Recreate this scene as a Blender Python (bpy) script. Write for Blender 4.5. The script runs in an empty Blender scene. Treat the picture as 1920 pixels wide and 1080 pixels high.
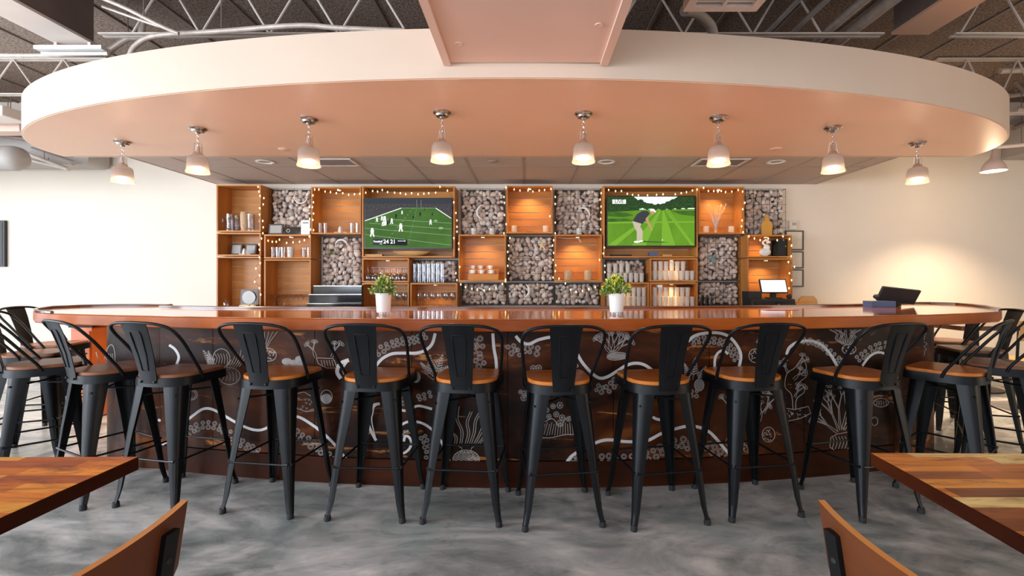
import bpy, math, random
from mathutils import Vector, Matrix
random.seed(7)
C = bpy.context.scene.collection
F = 880.0; HC = 1.27; VX = 988.0; VY = 522.0
R = math.radians
def PX(x, d): return (x-VX)*d/F           # picture column at distance d -> metres
def PZ(y, d): return HC-(y-VY)*d/F

# ------------------------------------------------------------------ materials
def newmat(name):
    m = bpy.data.materials.new(name); m.use_nodes = True
    nt = m.node_tree; b = nt.nodes['Principled BSDF']
    return m, nt, b
def rgba(c): return (c[0], c[1], c[2], 1)
def noise(nt, scale, detail=4, rough=.55, dist=0, stretch=None, coord='Object', rot=None):
    tc = nt.nodes.new('ShaderNodeTexCoord'); mp = nt.nodes.new('ShaderNodeMapping')
    nt.links.new(tc.outputs[coord], mp.inputs['Vector'])
    if stretch: mp.inputs['Scale'].default_value = stretch
    if rot: mp.inputs['Rotation'].default_value = rot
    n = nt.nodes.new('ShaderNodeTexNoise'); n.inputs['Scale'].default_value = scale
    n.inputs['Detail'].default_value = detail; n.inputs['Roughness'].default_value = rough
    n.inputs['Distortion'].default_value = dist
    nt.links.new(mp.outputs[0], n.inputs['Vector'])
    return n
def ramp(nt, src, stops):
    r = nt.nodes.new('ShaderNodeValToRGB'); e = r.color_ramp.elements
    e[0].position, e[0].color = stops[0][0], rgba(stops[0][1])
    e[1].position, e[1].color = stops[-1][0], rgba(stops[-1][1])
    for p, c in stops[1:-1]:
        k = e.new(p); k.color = rgba(c)
    nt.links.new(src, r.inputs[0]); return r.outputs[0]
def mixc(nt, a, b, fac, mode='MIX'):
    m = nt.nodes.new('ShaderNodeMix'); m.data_type = 'RGBA'; m.blend_type = mode
    for s, v in ((m.inputs[0], fac), (m.inputs[6], a), (m.inputs[7], b)):
        if hasattr(v, 'links') or hasattr(v, 'is_linked'): nt.links.new(v, s)
        elif isinstance(v, (int, float)): s.default_value = v
        else: s.default_value = rgba(v)
    return m.outputs[2]
def bump(nt, b, src, strength=.2, dist=.01):
    n = nt.nodes.new('ShaderNodeBump'); n.inputs['Strength'].default_value = strength
    n.inputs['Distance'].default_value = dist
    nt.links.new(src, n.inputs['Height']); nt.links.new(n.outputs[0], b.inputs['Normal'])
def flat(name, col, rough=.5, metal=0, var=.08, scale=6, coat=0, bmp=0, spec=.5):
    m, nt, b = newmat(name)
    n = noise(nt, scale)
    lo = [c*(1-var) for c in col]; hi = [min(1, c*(1+var)) for c in col]
    nt.links.new(ramp(nt, n.outputs[0], [(.3, lo), (.7, hi)]), b.inputs['Base Color'])
    b.inputs['Roughness'].default_value = rough; b.inputs['Metallic'].default_value = metal
    b.inputs['Coat Weight'].default_value = coat; b.inputs['Specular IOR Level'].default_value = spec
    if bmp: bump(nt, b, n.outputs[0], bmp, .002)
    return m
def emit(name, col, s, base=None):
    m, nt, b = newmat(name)
    b.inputs['Base Color'].default_value = rgba([c*.15 for c in (base or col)]); b.inputs['Specular IOR Level'].default_value = .1; b.inputs['Roughness'].default_value = .6
    b.inputs['Emission Color'].default_value = rgba(col); b.inputs['Emission Strength'].default_value = s
    return m
def wood(name, dark, mid, light, axis='x', scale=5, rough=.45, coat=0, knots=False, spec=.3):
    m, nt, b = newmat(name)
    st = {'x': (.12, 1, 1), 'y': (1, .12, 1), 'z': (1, 1, .12)}[axis]
    n = noise(nt, scale, 6, .6, 1.2, st); n2 = noise(nt, scale*7, 3, .6, .3, st)
    c = ramp(nt, n.outputs[0], [(.3, dark), (.5, mid), (.72, light)])
    c = mixc(nt, c, mixc(nt, dark, light, n2.outputs[0]), .25)
    if knots:
        k = noise(nt, 3.1, 2, .5, .4, (.8, 1, 1.6)); f = ramp(nt, k.outputs[0], [(.66, (0, 0, 0)), (.72, (1, 1, 1))])
        c = mixc(nt, c, [v*.3 for v in dark], f)
    nt.links.new(c, b.inputs['Base Color'])
    b.inputs['Specular IOR Level'].default_value = spec; b.inputs['Roughness'].default_value = rough; b.inputs['Coat Weight'].default_value = coat
    b.inputs['Coat Roughness'].default_value = .08
    bump(nt, b, n2.outputs[0], .08, .003)
    return m
def butcher(name, stops, w=.05, L=.42, rough=.38):
    """edge-glued staves running along x; every stave its own tone"""
    m, nt, b = newmat(name); N = nt.nodes; K = nt.links
    def mth(op, a, c=None):
        n = N.new('ShaderNodeMath'); n.operation = op
        for i, v in enumerate((a, c)):
            if v is None: continue
            if isinstance(v, (int, float)): n.inputs[i].default_value = v
            else: K.new(v, n.inputs[i])
        return n.outputs[0]
    tc = N.new('ShaderNodeTexCoord'); sp = N.new('ShaderNodeSeparateXYZ'); K.new(tc.outputs['Object'], sp.inputs[0])
    row = mth('FLOOR', mth('DIVIDE', sp.outputs[1], w))
    wn = N.new('ShaderNodeTexWhiteNoise'); wn.noise_dimensions = '1D'; K.new(row, wn.inputs['W'])
    cx = mth('FLOOR', mth('ADD', mth('DIVIDE', sp.outputs[0], L), mth('MULTIPLY', wn.outputs['Value'], 7.3)))
    cb = N.new('ShaderNodeCombineXYZ'); K.new(cx, cb.inputs[0]); K.new(row, cb.inputs[1])
    w2 = N.new('ShaderNodeTexWhiteNoise'); w2.noise_dimensions = '3D'; K.new(cb.outputs[0], w2.inputs['Vector'])
    c = ramp(nt, w2.outputs['Value'], stops)
    n = noise(nt, 11, 6, .68, 2.2, (.25, 1.6, 1))
    g = ramp(nt, n.outputs[0], [(.34, (.25, .16, .10)), (.46, (.8, .72, .62)), (.56, (1, 1, 1)), (.70, (1.35, 1.3, 1.2))])
    c = mixc(nt, c, g, .85, 'MULTIPLY')
    K.new(c, b.inputs['Base Color']); b.inputs['Roughness'].default_value = rough
    b.inputs['Specular IOR Level'].default_value = .1
    return m
def glassy(name, col=(.95, .97, 1), alpha=.25, rough=.05):
    m, nt, b = newmat(name); N = nt.nodes; out = N['Material Output']; N.remove(b)
    t = N.new('ShaderNodeBsdfTransparent'); t.inputs[0].default_value = rgba(col)
    g = N.new('ShaderNodeBsdfGlossy'); g.inputs['Roughness'].default_value = rough
    lw = N.new('ShaderNodeLayerWeight'); lw.inputs[0].default_value = .35
    mx = N.new('ShaderNodeMath'); mx.operation = 'MULTIPLY_ADD'; mx.inputs[1].default_value = .60; mx.inputs[2].default_value = alpha*.2
    nt.links.new(lw.outputs['Facing'], mx.inputs[0])
    s = N.new('ShaderNodeMixShader'); nt.links.new(mx.outputs[0], s.inputs[0])
    nt.links.new(t.outputs[0], s.inputs[1]); nt.links.new(g.outputs[0], s.inputs[2])
    nt.links.new(s.outputs[0], out.inputs[0]); return m
def frosted(name, col, tr=.35):
    m, nt, b = newmat(name); N = nt.nodes; out = N['Material Output']
    b.inputs['Base Color'].default_value = rgba(col); b.inputs['Roughness'].default_value = .25
    t = N.new('ShaderNodeBsdfTransparent'); tl = N.new('ShaderNodeBsdfTranslucent'); tl.inputs[0].default_value = rgba(col)
    s1 = N.new('ShaderNodeMixShader'); s1.inputs[0].default_value = .5
    nt.links.new(b.outputs[0], s1.inputs[1]); nt.links.new(tl.outputs[0], s1.inputs[2])
    s = N.new('ShaderNodeMixShader'); s.inputs[0].default_value = tr
    nt.links.new(s1.outputs[0], s.inputs[1]); nt.links.new(t.outputs[0], s.inputs[2])
    nt.links.new(s.outputs[0], out.inputs[0]); return m

M = {}
M['wall'] = flat('wall_paint', (.78, .69, .58), .7, var=.02, scale=2)
M['soffit'] = flat('warm_tinted_paint', (.80, .50, .35), .42, var=.02, scale=2)  # bulkhead underside: warm bounce light mixed into the colour of its cream paint
M['fascia'] = flat('cream_paint', (.73, .57, .445), .6, var=.02, scale=2)
M['chase'] = flat('blush_paint', (.80, .56, .46), .5, var=.02, scale=2)
M['tile'] = flat('ceiling_tile', (.47, .38, .33), .8, var=.05, scale=60, bmp=.1)
M['tbar'] = flat('ceiling_grid', (.34, .27, .23), .6)
M['steel_paint'] = flat('steel_paint', (.62, .54, .48), .55, var=.1)
M['beam'] = flat('beam_paint', (.80, .70, .63), .55, var=.03)
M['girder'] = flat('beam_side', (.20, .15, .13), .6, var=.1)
M['pipe'] = flat('galvanised_pipe', (.62, .52, .45), .45, .2, .15, 20)
M['duct'] = flat('duct_grey', (.42, .38, .35), .6, var=.05)
M['chrome'] = flat('chrome', (.72, .70, .68), .15, 1)
M['black_metal'] = flat('black_metal', (.0055, .006, .007), .38, 0, .3, 8, spec=.22)
M['wire'] = flat('dark_wire', (.05, .05, .055), .4, .6)
M['rubber'] = flat('rubber', (.012, .012, .012), .7)
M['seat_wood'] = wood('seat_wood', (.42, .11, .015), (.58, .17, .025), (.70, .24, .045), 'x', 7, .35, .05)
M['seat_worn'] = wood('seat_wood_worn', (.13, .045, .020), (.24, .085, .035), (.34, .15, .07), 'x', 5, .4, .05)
M['crate'] = wood('crate_wood', (.30, .105, .022), (.52, .205, .045), (.68, .32, .08), 'x', 4, .5, .1, True)
M['crate_v'] = wood('crate_wood_upright', (.30, .105, .022), (.50, .19, .042), (.66, .30, .075), 'z', 4, .5, .1)
M['bar_top'] = wood('bar_top_wood', (.22, .05, .012), (.38, .10, .022), (.52, .17, .035), 'x', 3, .09, .6, spec=.5)
M['bar_edge'] = wood('bar_edge_wood', (.20, .035, .006), (.38, .080, .010), (.56, .15, .02), 'x', 3, .38, .05, spec=.15)
M['rim'] = wood('bar_rim', (.05, .018, .010), (.08, .03, .016), (.12, .05, .02), 'x', 3, .2, .6)
M['plinth'] = wood('plinth_wood', (.015, .0035, .0012), (.035, .008, .0025), (.085, .02, .005), 'x', 3, .45, 0, spec=.12)
M['table'] = butcher('acacia_top', [(0, (.22, .05, .008)), (.25, (.46, .12, .014)), (.55, (.80, .26, .03)), (.78, (.95, .40, .06)), (.81, (1, .78, .32)), (1, (1, .86, .42))])
M['table_l'] = butcher('acacia_top_warm', [(0, (.50, .10, .008)), (.4, (.80, .22, .012)), (.8, (1, .34, .02)), (1, (1, .48, .06))])
M['table_edge'] = wood('acacia_edge', (.022, .004, .0015), (.042, .008, .0025), (.10, .022, .005), 'y', 6, .4, 0, spec=.12)
M['ply'] = wood('chair_ply', (.09, .024, .009), (.13, .036, .012), (.18, .055, .016), 'y', 4, .4, 0, spec=.2)
M['ply_edge'] = wood('chair_ply_edge', (.70, .24, .04), (.85, .34, .07), (.95, .42, .10), 'y', 6, .4, 0)
M['counter'] = flat('black_counter', (.02, .02, .022), .12)
M['gloss_black'] = flat('gloss_black', (.012, .013, .015), .12)
M['screen_black'] = flat('screen_bezel', (.01, .01, .011), .3)
M['white'] = flat('white_ceramic', (.85, .82, .78), .3, var=.02)
M['white_matt'] = flat('white_matt', (.85, .83, .80), .6, var=.03)
M['bulb_glow'] = emit('fairy_bulb', (1, .66, .28), 4)
M['lamp_glow'] = emit('pendant_bulb', (1, .80, .62), 4)
M['puck_glow'] = emit('puck_lens', (1, .7, .35), 4)
M['shade'] = frosted('pendant_glass', (.40, .33, .30), .42)
M['bronze'] = flat('brushed_nickel', (.40, .34, .31), .22, 1)
M['glass'] = glassy('clear_glass')
M['plastic'] = frosted('clear_plastic_cup', (.9, .88, .84), .35)
M['wax'] = frosted('candle_glass', (.95, .85, .7), .1)
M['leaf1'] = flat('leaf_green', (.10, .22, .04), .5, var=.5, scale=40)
M['leaf2'] = flat('leaf_yellow', (.62, .62, .06), .5, var=.35, scale=40)
M['leaf3'] = flat('leaf_cream', (.62, .60, .30), .5, var=.3, scale=40)
M['paint_line'] = flat('chalk_line', (.72, .70, .68), .6)
M['paint_thin'] = flat('chalk_line_thin', (.42, .38, .35), .7)
M['paper'] = flat('paper', (.72, .66, .55), .6)
M['frame_dark'] = flat('dark_frame', (.045, .03, .022), .35)
M['silver'] = flat('silver_plate', (.34, .32, .30), .4, .2)
M['orange_wood'] = wood('orange_wood', (.50, .17, .03), (.62, .24, .05), (.70, .32, .08), 'x', 4, .45)
M['tan_wood'] = wood('tan_wood', (.45, .24, .09), (.60, .35, .14), (.70, .44, .2), 'x', 4, .5)
M['amber'] = flat('amber_board', (.62, .30, .05), .25, var=.15)
M['textured_jar'] = flat('sand_jar', (.50, .32, .18), .6, var=.5, scale=140)
M['dotted'] = flat('dotted_ceramic', (.55, .52, .48), .5, var=.75, scale=160)
M['blue'] = flat('blue_plastic', (.06, .10, .20), .4)
M['teal'] = flat('teal_starfish', (.20, .40, .42), .6, var=.3)
M['sand'] = flat('starfish_sand', (.80, .58, .34), .7, var=.3, scale=60)
M['shell_pale'] = flat('shell_pale', (.82, .78, .74), .5, var=.05)
M['shell'] = flat('shell_white', (.72, .66, .60), .5, var=.1)
M['orange_red'] = flat('orange_panel', (.62, .14, .03), .4)  # plain orange-red of the cabinet itself
M['pane'] = emit('daylit_window', (.9, .95, 1), 1.0)
for i, c in enumerate([(.68, .53, .44), (.57, .45, .38), (.78, .66, .57), (.48, .39, .34), (.68, .61, .56)]):
    M['stone%d' % i] = flat('river_stone_%d' % i, c, .55, var=.22, scale=30, bmp=.1)
M['stone_back'] = flat('stone_shadow_board', (.10, .08, .07), .8, var=.3, scale=30)

def mk_floor():
    m, nt, b = newmat('stained_concrete')
    n = noise(nt, .9, 8, .62, 2.2, (1, 1.6, 1), rot=(0, 0, .5)); n2 = noise(nt, 3.5, 6, .6, 1.5, (1, 2.2, 1), rot=(0, 0, .6)); n3 = noise(nt, 60, 4, .6)
    n4 = noise(nt, 1.3, 4, .6, 1)
    a = ramp(nt, n.outputs[0], [(.30, (.20, .206, .20)), (.44, (.38, .39, .375)), (.55, (.62, .61, .585)), (.70, (.88, .85, .81))])  # stain blotches; the palest also stand in for bright light patches
    c2 = ramp(nt, n2.outputs[0], [(.3, (.62, .66, .66)), (.55, (1, 1, 1)), (.75, (1.35, 1.3, 1.25))])
    c = mixc(nt, a, c2, .8, 'MULTIPLY')
    f = ramp(nt, n4.outputs[0], [(.52, (0, 0, 0)), (.70, (.5, .5, .5))])
    c = mixc(nt, c, (.26, .36, .345), f)
    nt.links.new(c, b.inputs['Base Color'])
    r = ramp(nt, n2.outputs[0], [(.3, (.22,)*3), (.7, (.40,)*3)]); nt.links.new(r, b.inputs['Roughness'])
    bump(nt, b, n3.outputs[0], .05, .002)
    return m
M['floor'] = mk_floor()
def mk_panel():
    m, nt, b = newmat('copper_stained_wood')
    n = noise(nt, 1.6, 6, .62, .8, (.7, 1, 1.7)); n2 = noise(nt, 5, 8, .7, .6, (.35, 1, 2.4)); n3 = noise(nt, 1.1, 3, .5, .6)
    a = ramp(nt, n.outputs[0], [(.30, (.006, .002, .0012)), (.46, (.018, .005, .0022)), (.58, (.075, .019, .005)), (.70, (.26, .075, .013))])
    f = ramp(nt, n2.outputs[0], [(.61, (0, 0, 0)), (.66, (1, 1, 1))])
    c = mixc(nt, a, (.50, .20, .06), f)
    f2 = ramp(nt, n3.outputs[0], [(.5, (0, 0, 0)), (.72, (.55,)*3)])
    c = mixc(nt, c, (.10, .030, .010), f2)
    nt.links.new(c, b.inputs['Base Color']); b.inputs['Roughness'].default_value = .42
    b.inputs['Coat Weight'].default_value = .06; b.inputs['Coat Roughness'].default_value = .1; b.inputs['Specular IOR Level'].default_value = .12
    bump(nt, b, n2.outputs[0], .12, .004)
    return m
M['panel'] = mk_panel()
def mk_deck():
    m, nt, b = newmat('wood_fibre_deck')
    n = noise(nt, 55, 3, .7); n2 = noise(nt, .8, 3, .5)
    c = ramp(nt, n.outputs[0], [(.35, (.095, .067, .052)), (.65, (.40, .31, .25))])
    c = mixc(nt, c, ramp(nt, n2.outputs[0], [(.35, (.75, .68, .65)), (.65, (1.1, 1.05, 1))]), .7, 'MULTIPLY')
    nt.links.new(c, b.inputs['Base Color']); b.inputs['Roughness'].default_value = .9
    return m
M['deck'] = mk_deck()

# ------------------------------------------------------------------ mesh builder
class MB:
    def __init__(s): s.v = []; s.f = []; s.m = []
    def add(s, vs, fs, m=0):
        k = len(s.v); s.v += [tuple(p) for p in vs]
        for f in fs: s.f.append([k+i for i in f]); s.m.append(m)
        return s
    def box(s, x0, x1, y0, y1, z0, z1, m=0, rot=None, piv=None):
        vs = [Vector((x, y, z)) for x in (x0, x1) for y in (y0, y1) for z in (z0, z1)]
        if rot:
            p = Vector(piv or ((x0+x1)/2, (y0+y1)/2, (z0+z1)/2)); vs = [rot @ (v-p)+p for v in vs]
        return s.add(vs, [(0, 1, 3, 2), (4, 6, 7, 5), (0, 4, 5, 1), (2, 3, 7, 6), (0, 2, 6, 4), (1, 5, 7, 3)], m)
    def prism(s, poly, z0, z1, m=0, axis='z', mt=None):
        n = len(poly)
        def P(a, b, z): return {'z': (a, b, z), 'y': (a, z, b), 'x': (z, a, b)}[axis]
        vs = [P(a, b, z0) for a, b in poly]+[P(a, b, z1) for a, b in poly]
        s.add(vs, [(i, (i+1) % n, n+(i+1) % n, n+i) for i in range(n)], m)
        k = len(s.v)-2*n
        s.f.append([k+i for i in range(n)][::-1]); s.m.append(m)
        s.f.append([k+n+i for i in range(n)]); s.m.append(m if mt is None else mt)
        return s
    def lathe(s, prof, c=(0, 0, 0), seg=20, m=0, axis='z', rib=0):
        vs = []; n = len(prof)
        for i in range(seg):
            a = 2*math.pi*i/seg; rr = 1+(rib if i % 2 else 0)
            for r, z in prof:
                x, y = r*rr*math.cos(a), r*rr*math.sin(a)
                p = {'z': (x, y, z), 'y': (x, z, y), 'x': (z, x, y)}[axis]
                vs.append((p[0]+c[0], p[1]+c[1], p[2]+c[2]))
        fs = []
        for i in range(seg):
            j = (i+1) % seg
            for k in range(n-1): fs.append((i*n+k, j*n+k, j*n+k+1, i*n+k+1))
        return s.add(vs, fs, m)
    def tube(s, path, r, seg=8, closed=False, m=0, flatten=1.0):
        P = [Vector(p) for p in path]; n = len(P); vs = []
        rs = r if isinstance(r, (list, tuple)) else [r]*n
        up = Vector((0, 0, 1)); N0 = None
        for i in range(n):
            t = (P[(i+1) % n]-P[i-1]) if closed else (P[min(i+1, n-1)]-P[max(i-1, 0)])
            if t.length < 1e-9: t = Vector((0, 0, 1))
            t.normalize()
            if N0 is None:
                a = up if abs(t.z) < .9 else Vector((1, 0, 0)); N0 = (a-t*a.dot(t)).normalized()
            else:
                N0 = (N0-t*N0.dot(t)); N0 = N0.normalized() if N0.length > 1e-6 else Vector((1, 0, 0))
            B = t.cross(N0)
            for k in range(seg):
                a = 2*math.pi*k/seg; vs.append(P[i]+N0*math.cos(a)*rs[i]*flatten+B*math.sin(a)*rs[i])
        fs = []
        for i in range(n if closed else n-1):
            j = (i+1) % n
            for k in range(seg): l = (k+1) % seg; fs.append((i*seg+k, i*seg+l, j*seg+l, j*seg+k))
        if not closed: fs.append(tuple(range(seg))[::-1]); fs.append(tuple((n-1)*seg+k for k in range(seg)))
        return s.add(vs, fs, m)
    def ball(s, c, r, seg=10, rings=6, m=0):
        r = r if isinstance(r, (tuple, list)) else (r, r, r); vs = [(c[0], c[1], c[2]+r[2])]
        for i in range(1, rings):
            t = math.pi*i/rings
            for k in range(seg):
                a = 2*math.pi*k/seg; vs.append((c[0]+r[0]*math.sin(t)*math.cos(a), c[1]+r[1]*math.sin(t)*math.sin(a), c[2]+r[2]*math.cos(t)))
        vs.append((c[0], c[1], c[2]-r[2])); fs = []; L = len(vs)-1
        for k in range(seg):
            l = (k+1) % seg; fs.append((0, 1+k, 1+l)); fs.append((L, L-seg+l, L-seg+k))
            for i in range(rings-2): a = 1+i*seg; fs.append((a+k, a+seg+k, a+seg+l, a+l))
        return s.add(vs, fs, m)
    def build(s, name, mats, parent=None, smooth=True, bevel=0, angle=40):
        if not isinstance(mats, (list, tuple)): mats = [mats]
        off = Vector((0, 0, 0))
        if parent is not None and parent.get('_w'):
            p = parent
            while p is not None: off += p.location; p = p.parent
        me = bpy.data.meshes.new(name)
        me.from_pydata([tuple(Vector(v)-off) for v in s.v], [], s.f)
        for mm in mats: me.materials.append(M[mm] if isinstance(mm, str) else mm)
        me.polygons.foreach_set('material_index', s.m)
        me.update()
        import bmesh
        b = bmesh.new(); b.from_mesh(me); bmesh.ops.recalc_face_normals(b, faces=b.faces); b.to_mesh(me); b.free()
        if smooth:
            me.shade_smooth(); me.set_sharp_from_angle(angle=R(angle))
        o = bpy.data.objects.new(name, me); C.objects.link(o)
        if parent is not None:
            o.parent = parent
            if parent.get('_w'): o['_w'] = 1
        if bevel:
            md = o.modifiers.new('bevel', 'BEVEL'); md.width = bevel; md.segments = 2; md.limit_method = 'ANGLE'
        return o
def tag(o, label=None, cat=None, group=None, kind=None):
    if label: o['label'] = label
    if cat: o['category'] = cat
    if group: o['group'] = group
    if kind: o['kind'] = kind
    return o
def thing(name, loc, label, cat, group=None, world=True, rz=0):
    o = bpy.data.objects.new(name, None); C.objects.link(o); o.location = loc; o.rotation_euler = (0, 0, rz)
    o.empty_display_size = .05
    if world: o['_w'] = 1
    return tag(o, label, cat, group)
def struct(mb, name, mats, **k):
    o = mb.build(name, mats, **k); o['kind'] = 'structure'; return o
def dup(root, loc, rz=None, label=None, group=None, scale=None):
    def cp(o, par):
        c = o.copy(); C.objects.link(c); c.parent = par
        for ch in list(o.children): cp(ch, c)
        return c
    r = cp(root, None); r.location = loc
    if rz is not None: r.rotation_euler = (0, 0, rz)
    if label: r['label'] = label
    if group: r['group'] = group
    if scale: r.scale = scale
    return r
def put(mb, name, mats, loc, label, cat, group=None, rz=0, parts=(), smooth=True):
    """thing that is one local mesh (plus child parts) placed at loc"""
    o = mb.build(name, mats, smooth=smooth); o.location = loc; o.rotation_euler = (0, 0, rz)
    tag(o, label, cat, group)
    for n, pm, mt in parts: pm.build(n, mt, o)
    return o
def text_obj(txt, name, size, loc, mat, parent=None, align='CENTER', extrude=.0008, sx=1):
    cu = bpy.data.curves.new('t', 'FONT'); cu.body = txt; cu.size = size; cu.extrude = extrude; cu.offset = size*.018; cu.align_x = align; cu.align_y = 'CENTER'
    t = bpy.data.objects.new('t', cu); C.objects.link(t)
    bpy.context.view_layer.update()
    me = bpy.data.meshes.new_from_object(t.evaluated_get(bpy.context.evaluated_depsgraph_get()))
    bpy.data.objects.remove(t)
    me.materials.clear(); me.materials.append(mat)
    o = bpy.data.objects.new(name, me); C.objects.link(o)
    me.transform(Matrix.Rotation(R(90), 4, 'X') @ Matrix.Diagonal((sx, 1, 1, 1)))
    if parent is not None:
        o.parent = parent; o.location = Vector(loc)-parent.location
    else: o.location = loc
    return o
def spline(pts, n=8):
    out = []; P = [Vector((p[0], p[1], p[2] if len(p) > 2 else 0)) for p in pts]
    for i in range(len(P)-1):
        a, b, c, d = P[max(i-1, 0)], P[i], P[i+1], P[min(i+2, len(P)-1)]
        for k in range(n):
            t = k/n; out.append(.5*((2*b)+(-a+c)*t+(2*a-5*b+4*c-d)*t*t+(-a+3*b-3*c+d)*t**3))
    out.append(P[-1]); return out

# ------------------------------------------------------------------ camera
cam = bpy.data.cameras.new('camera'); co = bpy.data.objects.new('camera', cam); C.objects.link(co)
co.location = (0, 0, HC); co.rotation_euler = (R(90), 0, 0)
cam.sensor_width = 36; cam.lens = F/1920*36; cam.shift_x = -(VX-960)/1920; cam.shift_y = -(540-VY)/1920
cam.clip_start = .05
bpy.context.scene.camera = co

# ------------------------------------------------------------------ room shell
XW = 8.6; YB = 6.26; YR = -4.5; ZD = HC+2.35
struct(MB().box(-XW, XW, YR, YB+.1, -.1, 0), 'floor', 'floor', smooth=False)
struct(MB().box(-XW-.1, XW+.1, YB, YB+.12, 0, ZD+.1), 'wall_back', 'wall', smooth=False)
def wall_with_windows(name, axis, pos, a0, a1, wins, z0w, z1w):
    mb = MB(); th = .12 if pos > 0 else -.12
    lo, hi = sorted((pos, pos+th)); cur = a0
    def bx(u0, u1, w0, w1):
        if axis == 'x': mb.box(lo, hi, u0, u1, w0, w1)
        else: mb.box(u0, u1, lo, hi, w0, w1)
    for w0, w1 in wins:
        bx(cur, w0, 0, ZD+.1); bx(w0, w1, 0, z0w); bx(w0, w1, z1w, ZD+.1); cur = w1
    bx(cur, a1, 0, ZD+.1)
    return struct(mb, name, 'wall', smooth=False)
wl = [(-3.8, -1.9), (-1.5, .4), (.8, 2.7), (3.1, 5.0)]
wr = [(-6.6, -4.2), (-3.6, -1.2), (-.6, 1.8), (2.4, 4.8)]
wall_with_windows('wall_left', 'x', -XW, YR, YB, wl, .5, 2.9)
wall_with_windows('wall_right', 'x', XW, YR, YB, [(-2, 1)], .5, 2.6)
wall_with_windows('wall_rear', 'y', YR, -XW, XW, wr, .3, 2.9)
def window(i, axis, pos, a0, a1, z0, z1):
    m = MB(); g = MB(); t = .03
    def bx(mb, u0, u1, w0, w1, d=.03):
        if axis == 'x': mb.box(pos-d, pos+d, u0, u1, w0, w1)
        else: mb.box(u0, u1, pos-d, pos+d, w0, w1)
    bx(m, a0, a0+.05, z0, z1); bx(m, a1-.05, a1, z0, z1); bx(m, a0+.05, a1-.05, z0, z0+.05); bx(m, a0+.05, a1-.05, z1-.05, z1)
    mid = (a0+a1)/2; bx(m, mid-.02, mid+.02, z0+.05, z1-.05)
    o = struct(m, 'window_%d' % i, 'frame_dark', smooth=False)
    bx(g, a0+.05, a1-.05, z0+.05, z1-.05, .004); gg = g.build('pane', 'glass', o, smooth=False)
n = 1
for a, b in wl: window(n, 'x', -XW-.06, a, b, .5, 2.9); n += 1
window(n, 'x', XW+.06, -2, 1, .5, 2.6); n += 1
for a, b in wr: window(n, 'y', YR-.06, a, b, .3, 2.9); n += 1

# deck with seams running away from the camera
mb = MB()
xs = -XW
while xs < XW-.01:
    mb.box(xs, min(xs+.58, XW), YR, YB, ZD, ZD+.08); mb.box(xs+.58, min(xs+.61, XW+.03), YR, YB, ZD-.012, ZD+.09, 1); xs += .61
struct(mb, 'ceiling', ['deck', 'girder'], smooth=False)

# dropped tile ceiling behind the oval bulkhead
ZT = HC+1.255
mb = MB(); x0, x1, y0, y1 = -4.13, 3.84, 4.83, YB-.005
tw = .61; k = 0; xs = []
c0 = -0.04-tw*6
cuts = [x0]+[v for v in [c0+tw*i for i in range(0, 14)] if x0+.1 < v < x1-.1]+[x1]
yc = [y0, 5.28, y1]
for i in range(len(cuts)-1):
    for j in range(2):
        mb.box(cuts[i]+.008, cuts[i+1]-.008, yc[j]+.008, yc[j+1]-.008, ZT+.003, ZT+.03)
g = MB()
for v in cuts: g.box(v-.012, v+.012, y0, y1, ZT, ZT+.02)
for v in yc: g.box(x0, x1, v-.012, v+.012 if v < YB-.1 else v, ZT+.001, ZT+.019)
o = struct(mb, 'ceiling', 'tile', smooth=False)
o['label'] = 'taupe dropped tile ceiling above the crate shelves'
g.build('trim_1', 'tbar', smooth=False)['kind'] = 'structure'
struct(MB().box(x0-.01, x1+.01, y0, y1, ZT+.031, ZT+.26), 'ceiling', 'fascia', smooth=False)

# ------------------------------------------------------------------ oval bulkhead
SC, SA, SB = (-.1, 4.80), 4.65, 1.88; ZS = HC+1.25
def oval(a, b, n=96, back=4.80): 
    return [(SC[0]-a*math.cos(math.pi*i/n), SC[1]-b*math.sin(math.pi*i/n)) for i in range(n+1)]
bk = thing('oval_bulkhead', (SC[0], SC[1], ZS), 'half-oval cream bulkhead with a peach underside curving over the bar', 'bulkhead')
mb = MB(); P0 = oval(SA, SB); P1 = oval(SA-.1, SB-.1)
n = len(P0); vs = []
for (a, b), (c, d) in zip(P0, P1): vs += [(a, b, ZS), (a, b, ZS+.31), (c, d, ZS+.31), (c, d, ZS)]
fs = []
for i in range(n-1):
    for k in range(4): l = (k+1) % 4; fs.append((i*4+k, i*4+l, i*4+4+l, i*4+4+k))
mb.add(vs, fs); mb.add([vs[0], vs[1], vs[2], vs[3]], [(0, 1, 2, 3)]); mb.add(vs[-4:], [(0, 1, 2, 3)])
mb.build('fascia', 'fascia', bk)
MB().prism(oval(SA-.012, SB-.012), ZS-.003, ZS+.02).build('underside', 'soffit', bk, smooth=False)
MB().box(SC[0]-SA+.1, SC[0]+SA-.1, 4.79, 4.828, ZS-.003, ZS+.31).build('back_panel', 'fascia', bk, smooth=False)
MB().prism(oval(SA-.1, SB-.1), ZS+.26, ZS+.28).build('top_board', 'fascia', bk, smooth=False)

# boxed chase over the camera
ch = thing('ceiling_chase', (0, 1.0, HC+1.32), 'wide blush-painted boxed duct running from the bulkhead over the viewer', 'duct')
zc = HC+1.32
MB().box(-.515, .502, -2.0, 2.915, zc+.018, zc+.75).build('body', 'chase', ch, smooth=False, bevel=.004)
for a, b in ((-.515, -.472), (.455, .502)):
    MB().box(a, b, -2.0, 2.913, zc, zc+.017).build('trim_strip', 'chase', ch, smooth=False)
mb = MB()
for px, py in ((860, 88), (1123, 53)):
    d = 1.32*F/(VY-py); mb.lathe([(0.001, zc+.016), (.02, zc+.014), (.022, zc+.018)], (PX(px, d), d, 0), 16)
mb.build('screw_cover', 'chase', ch)

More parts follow.
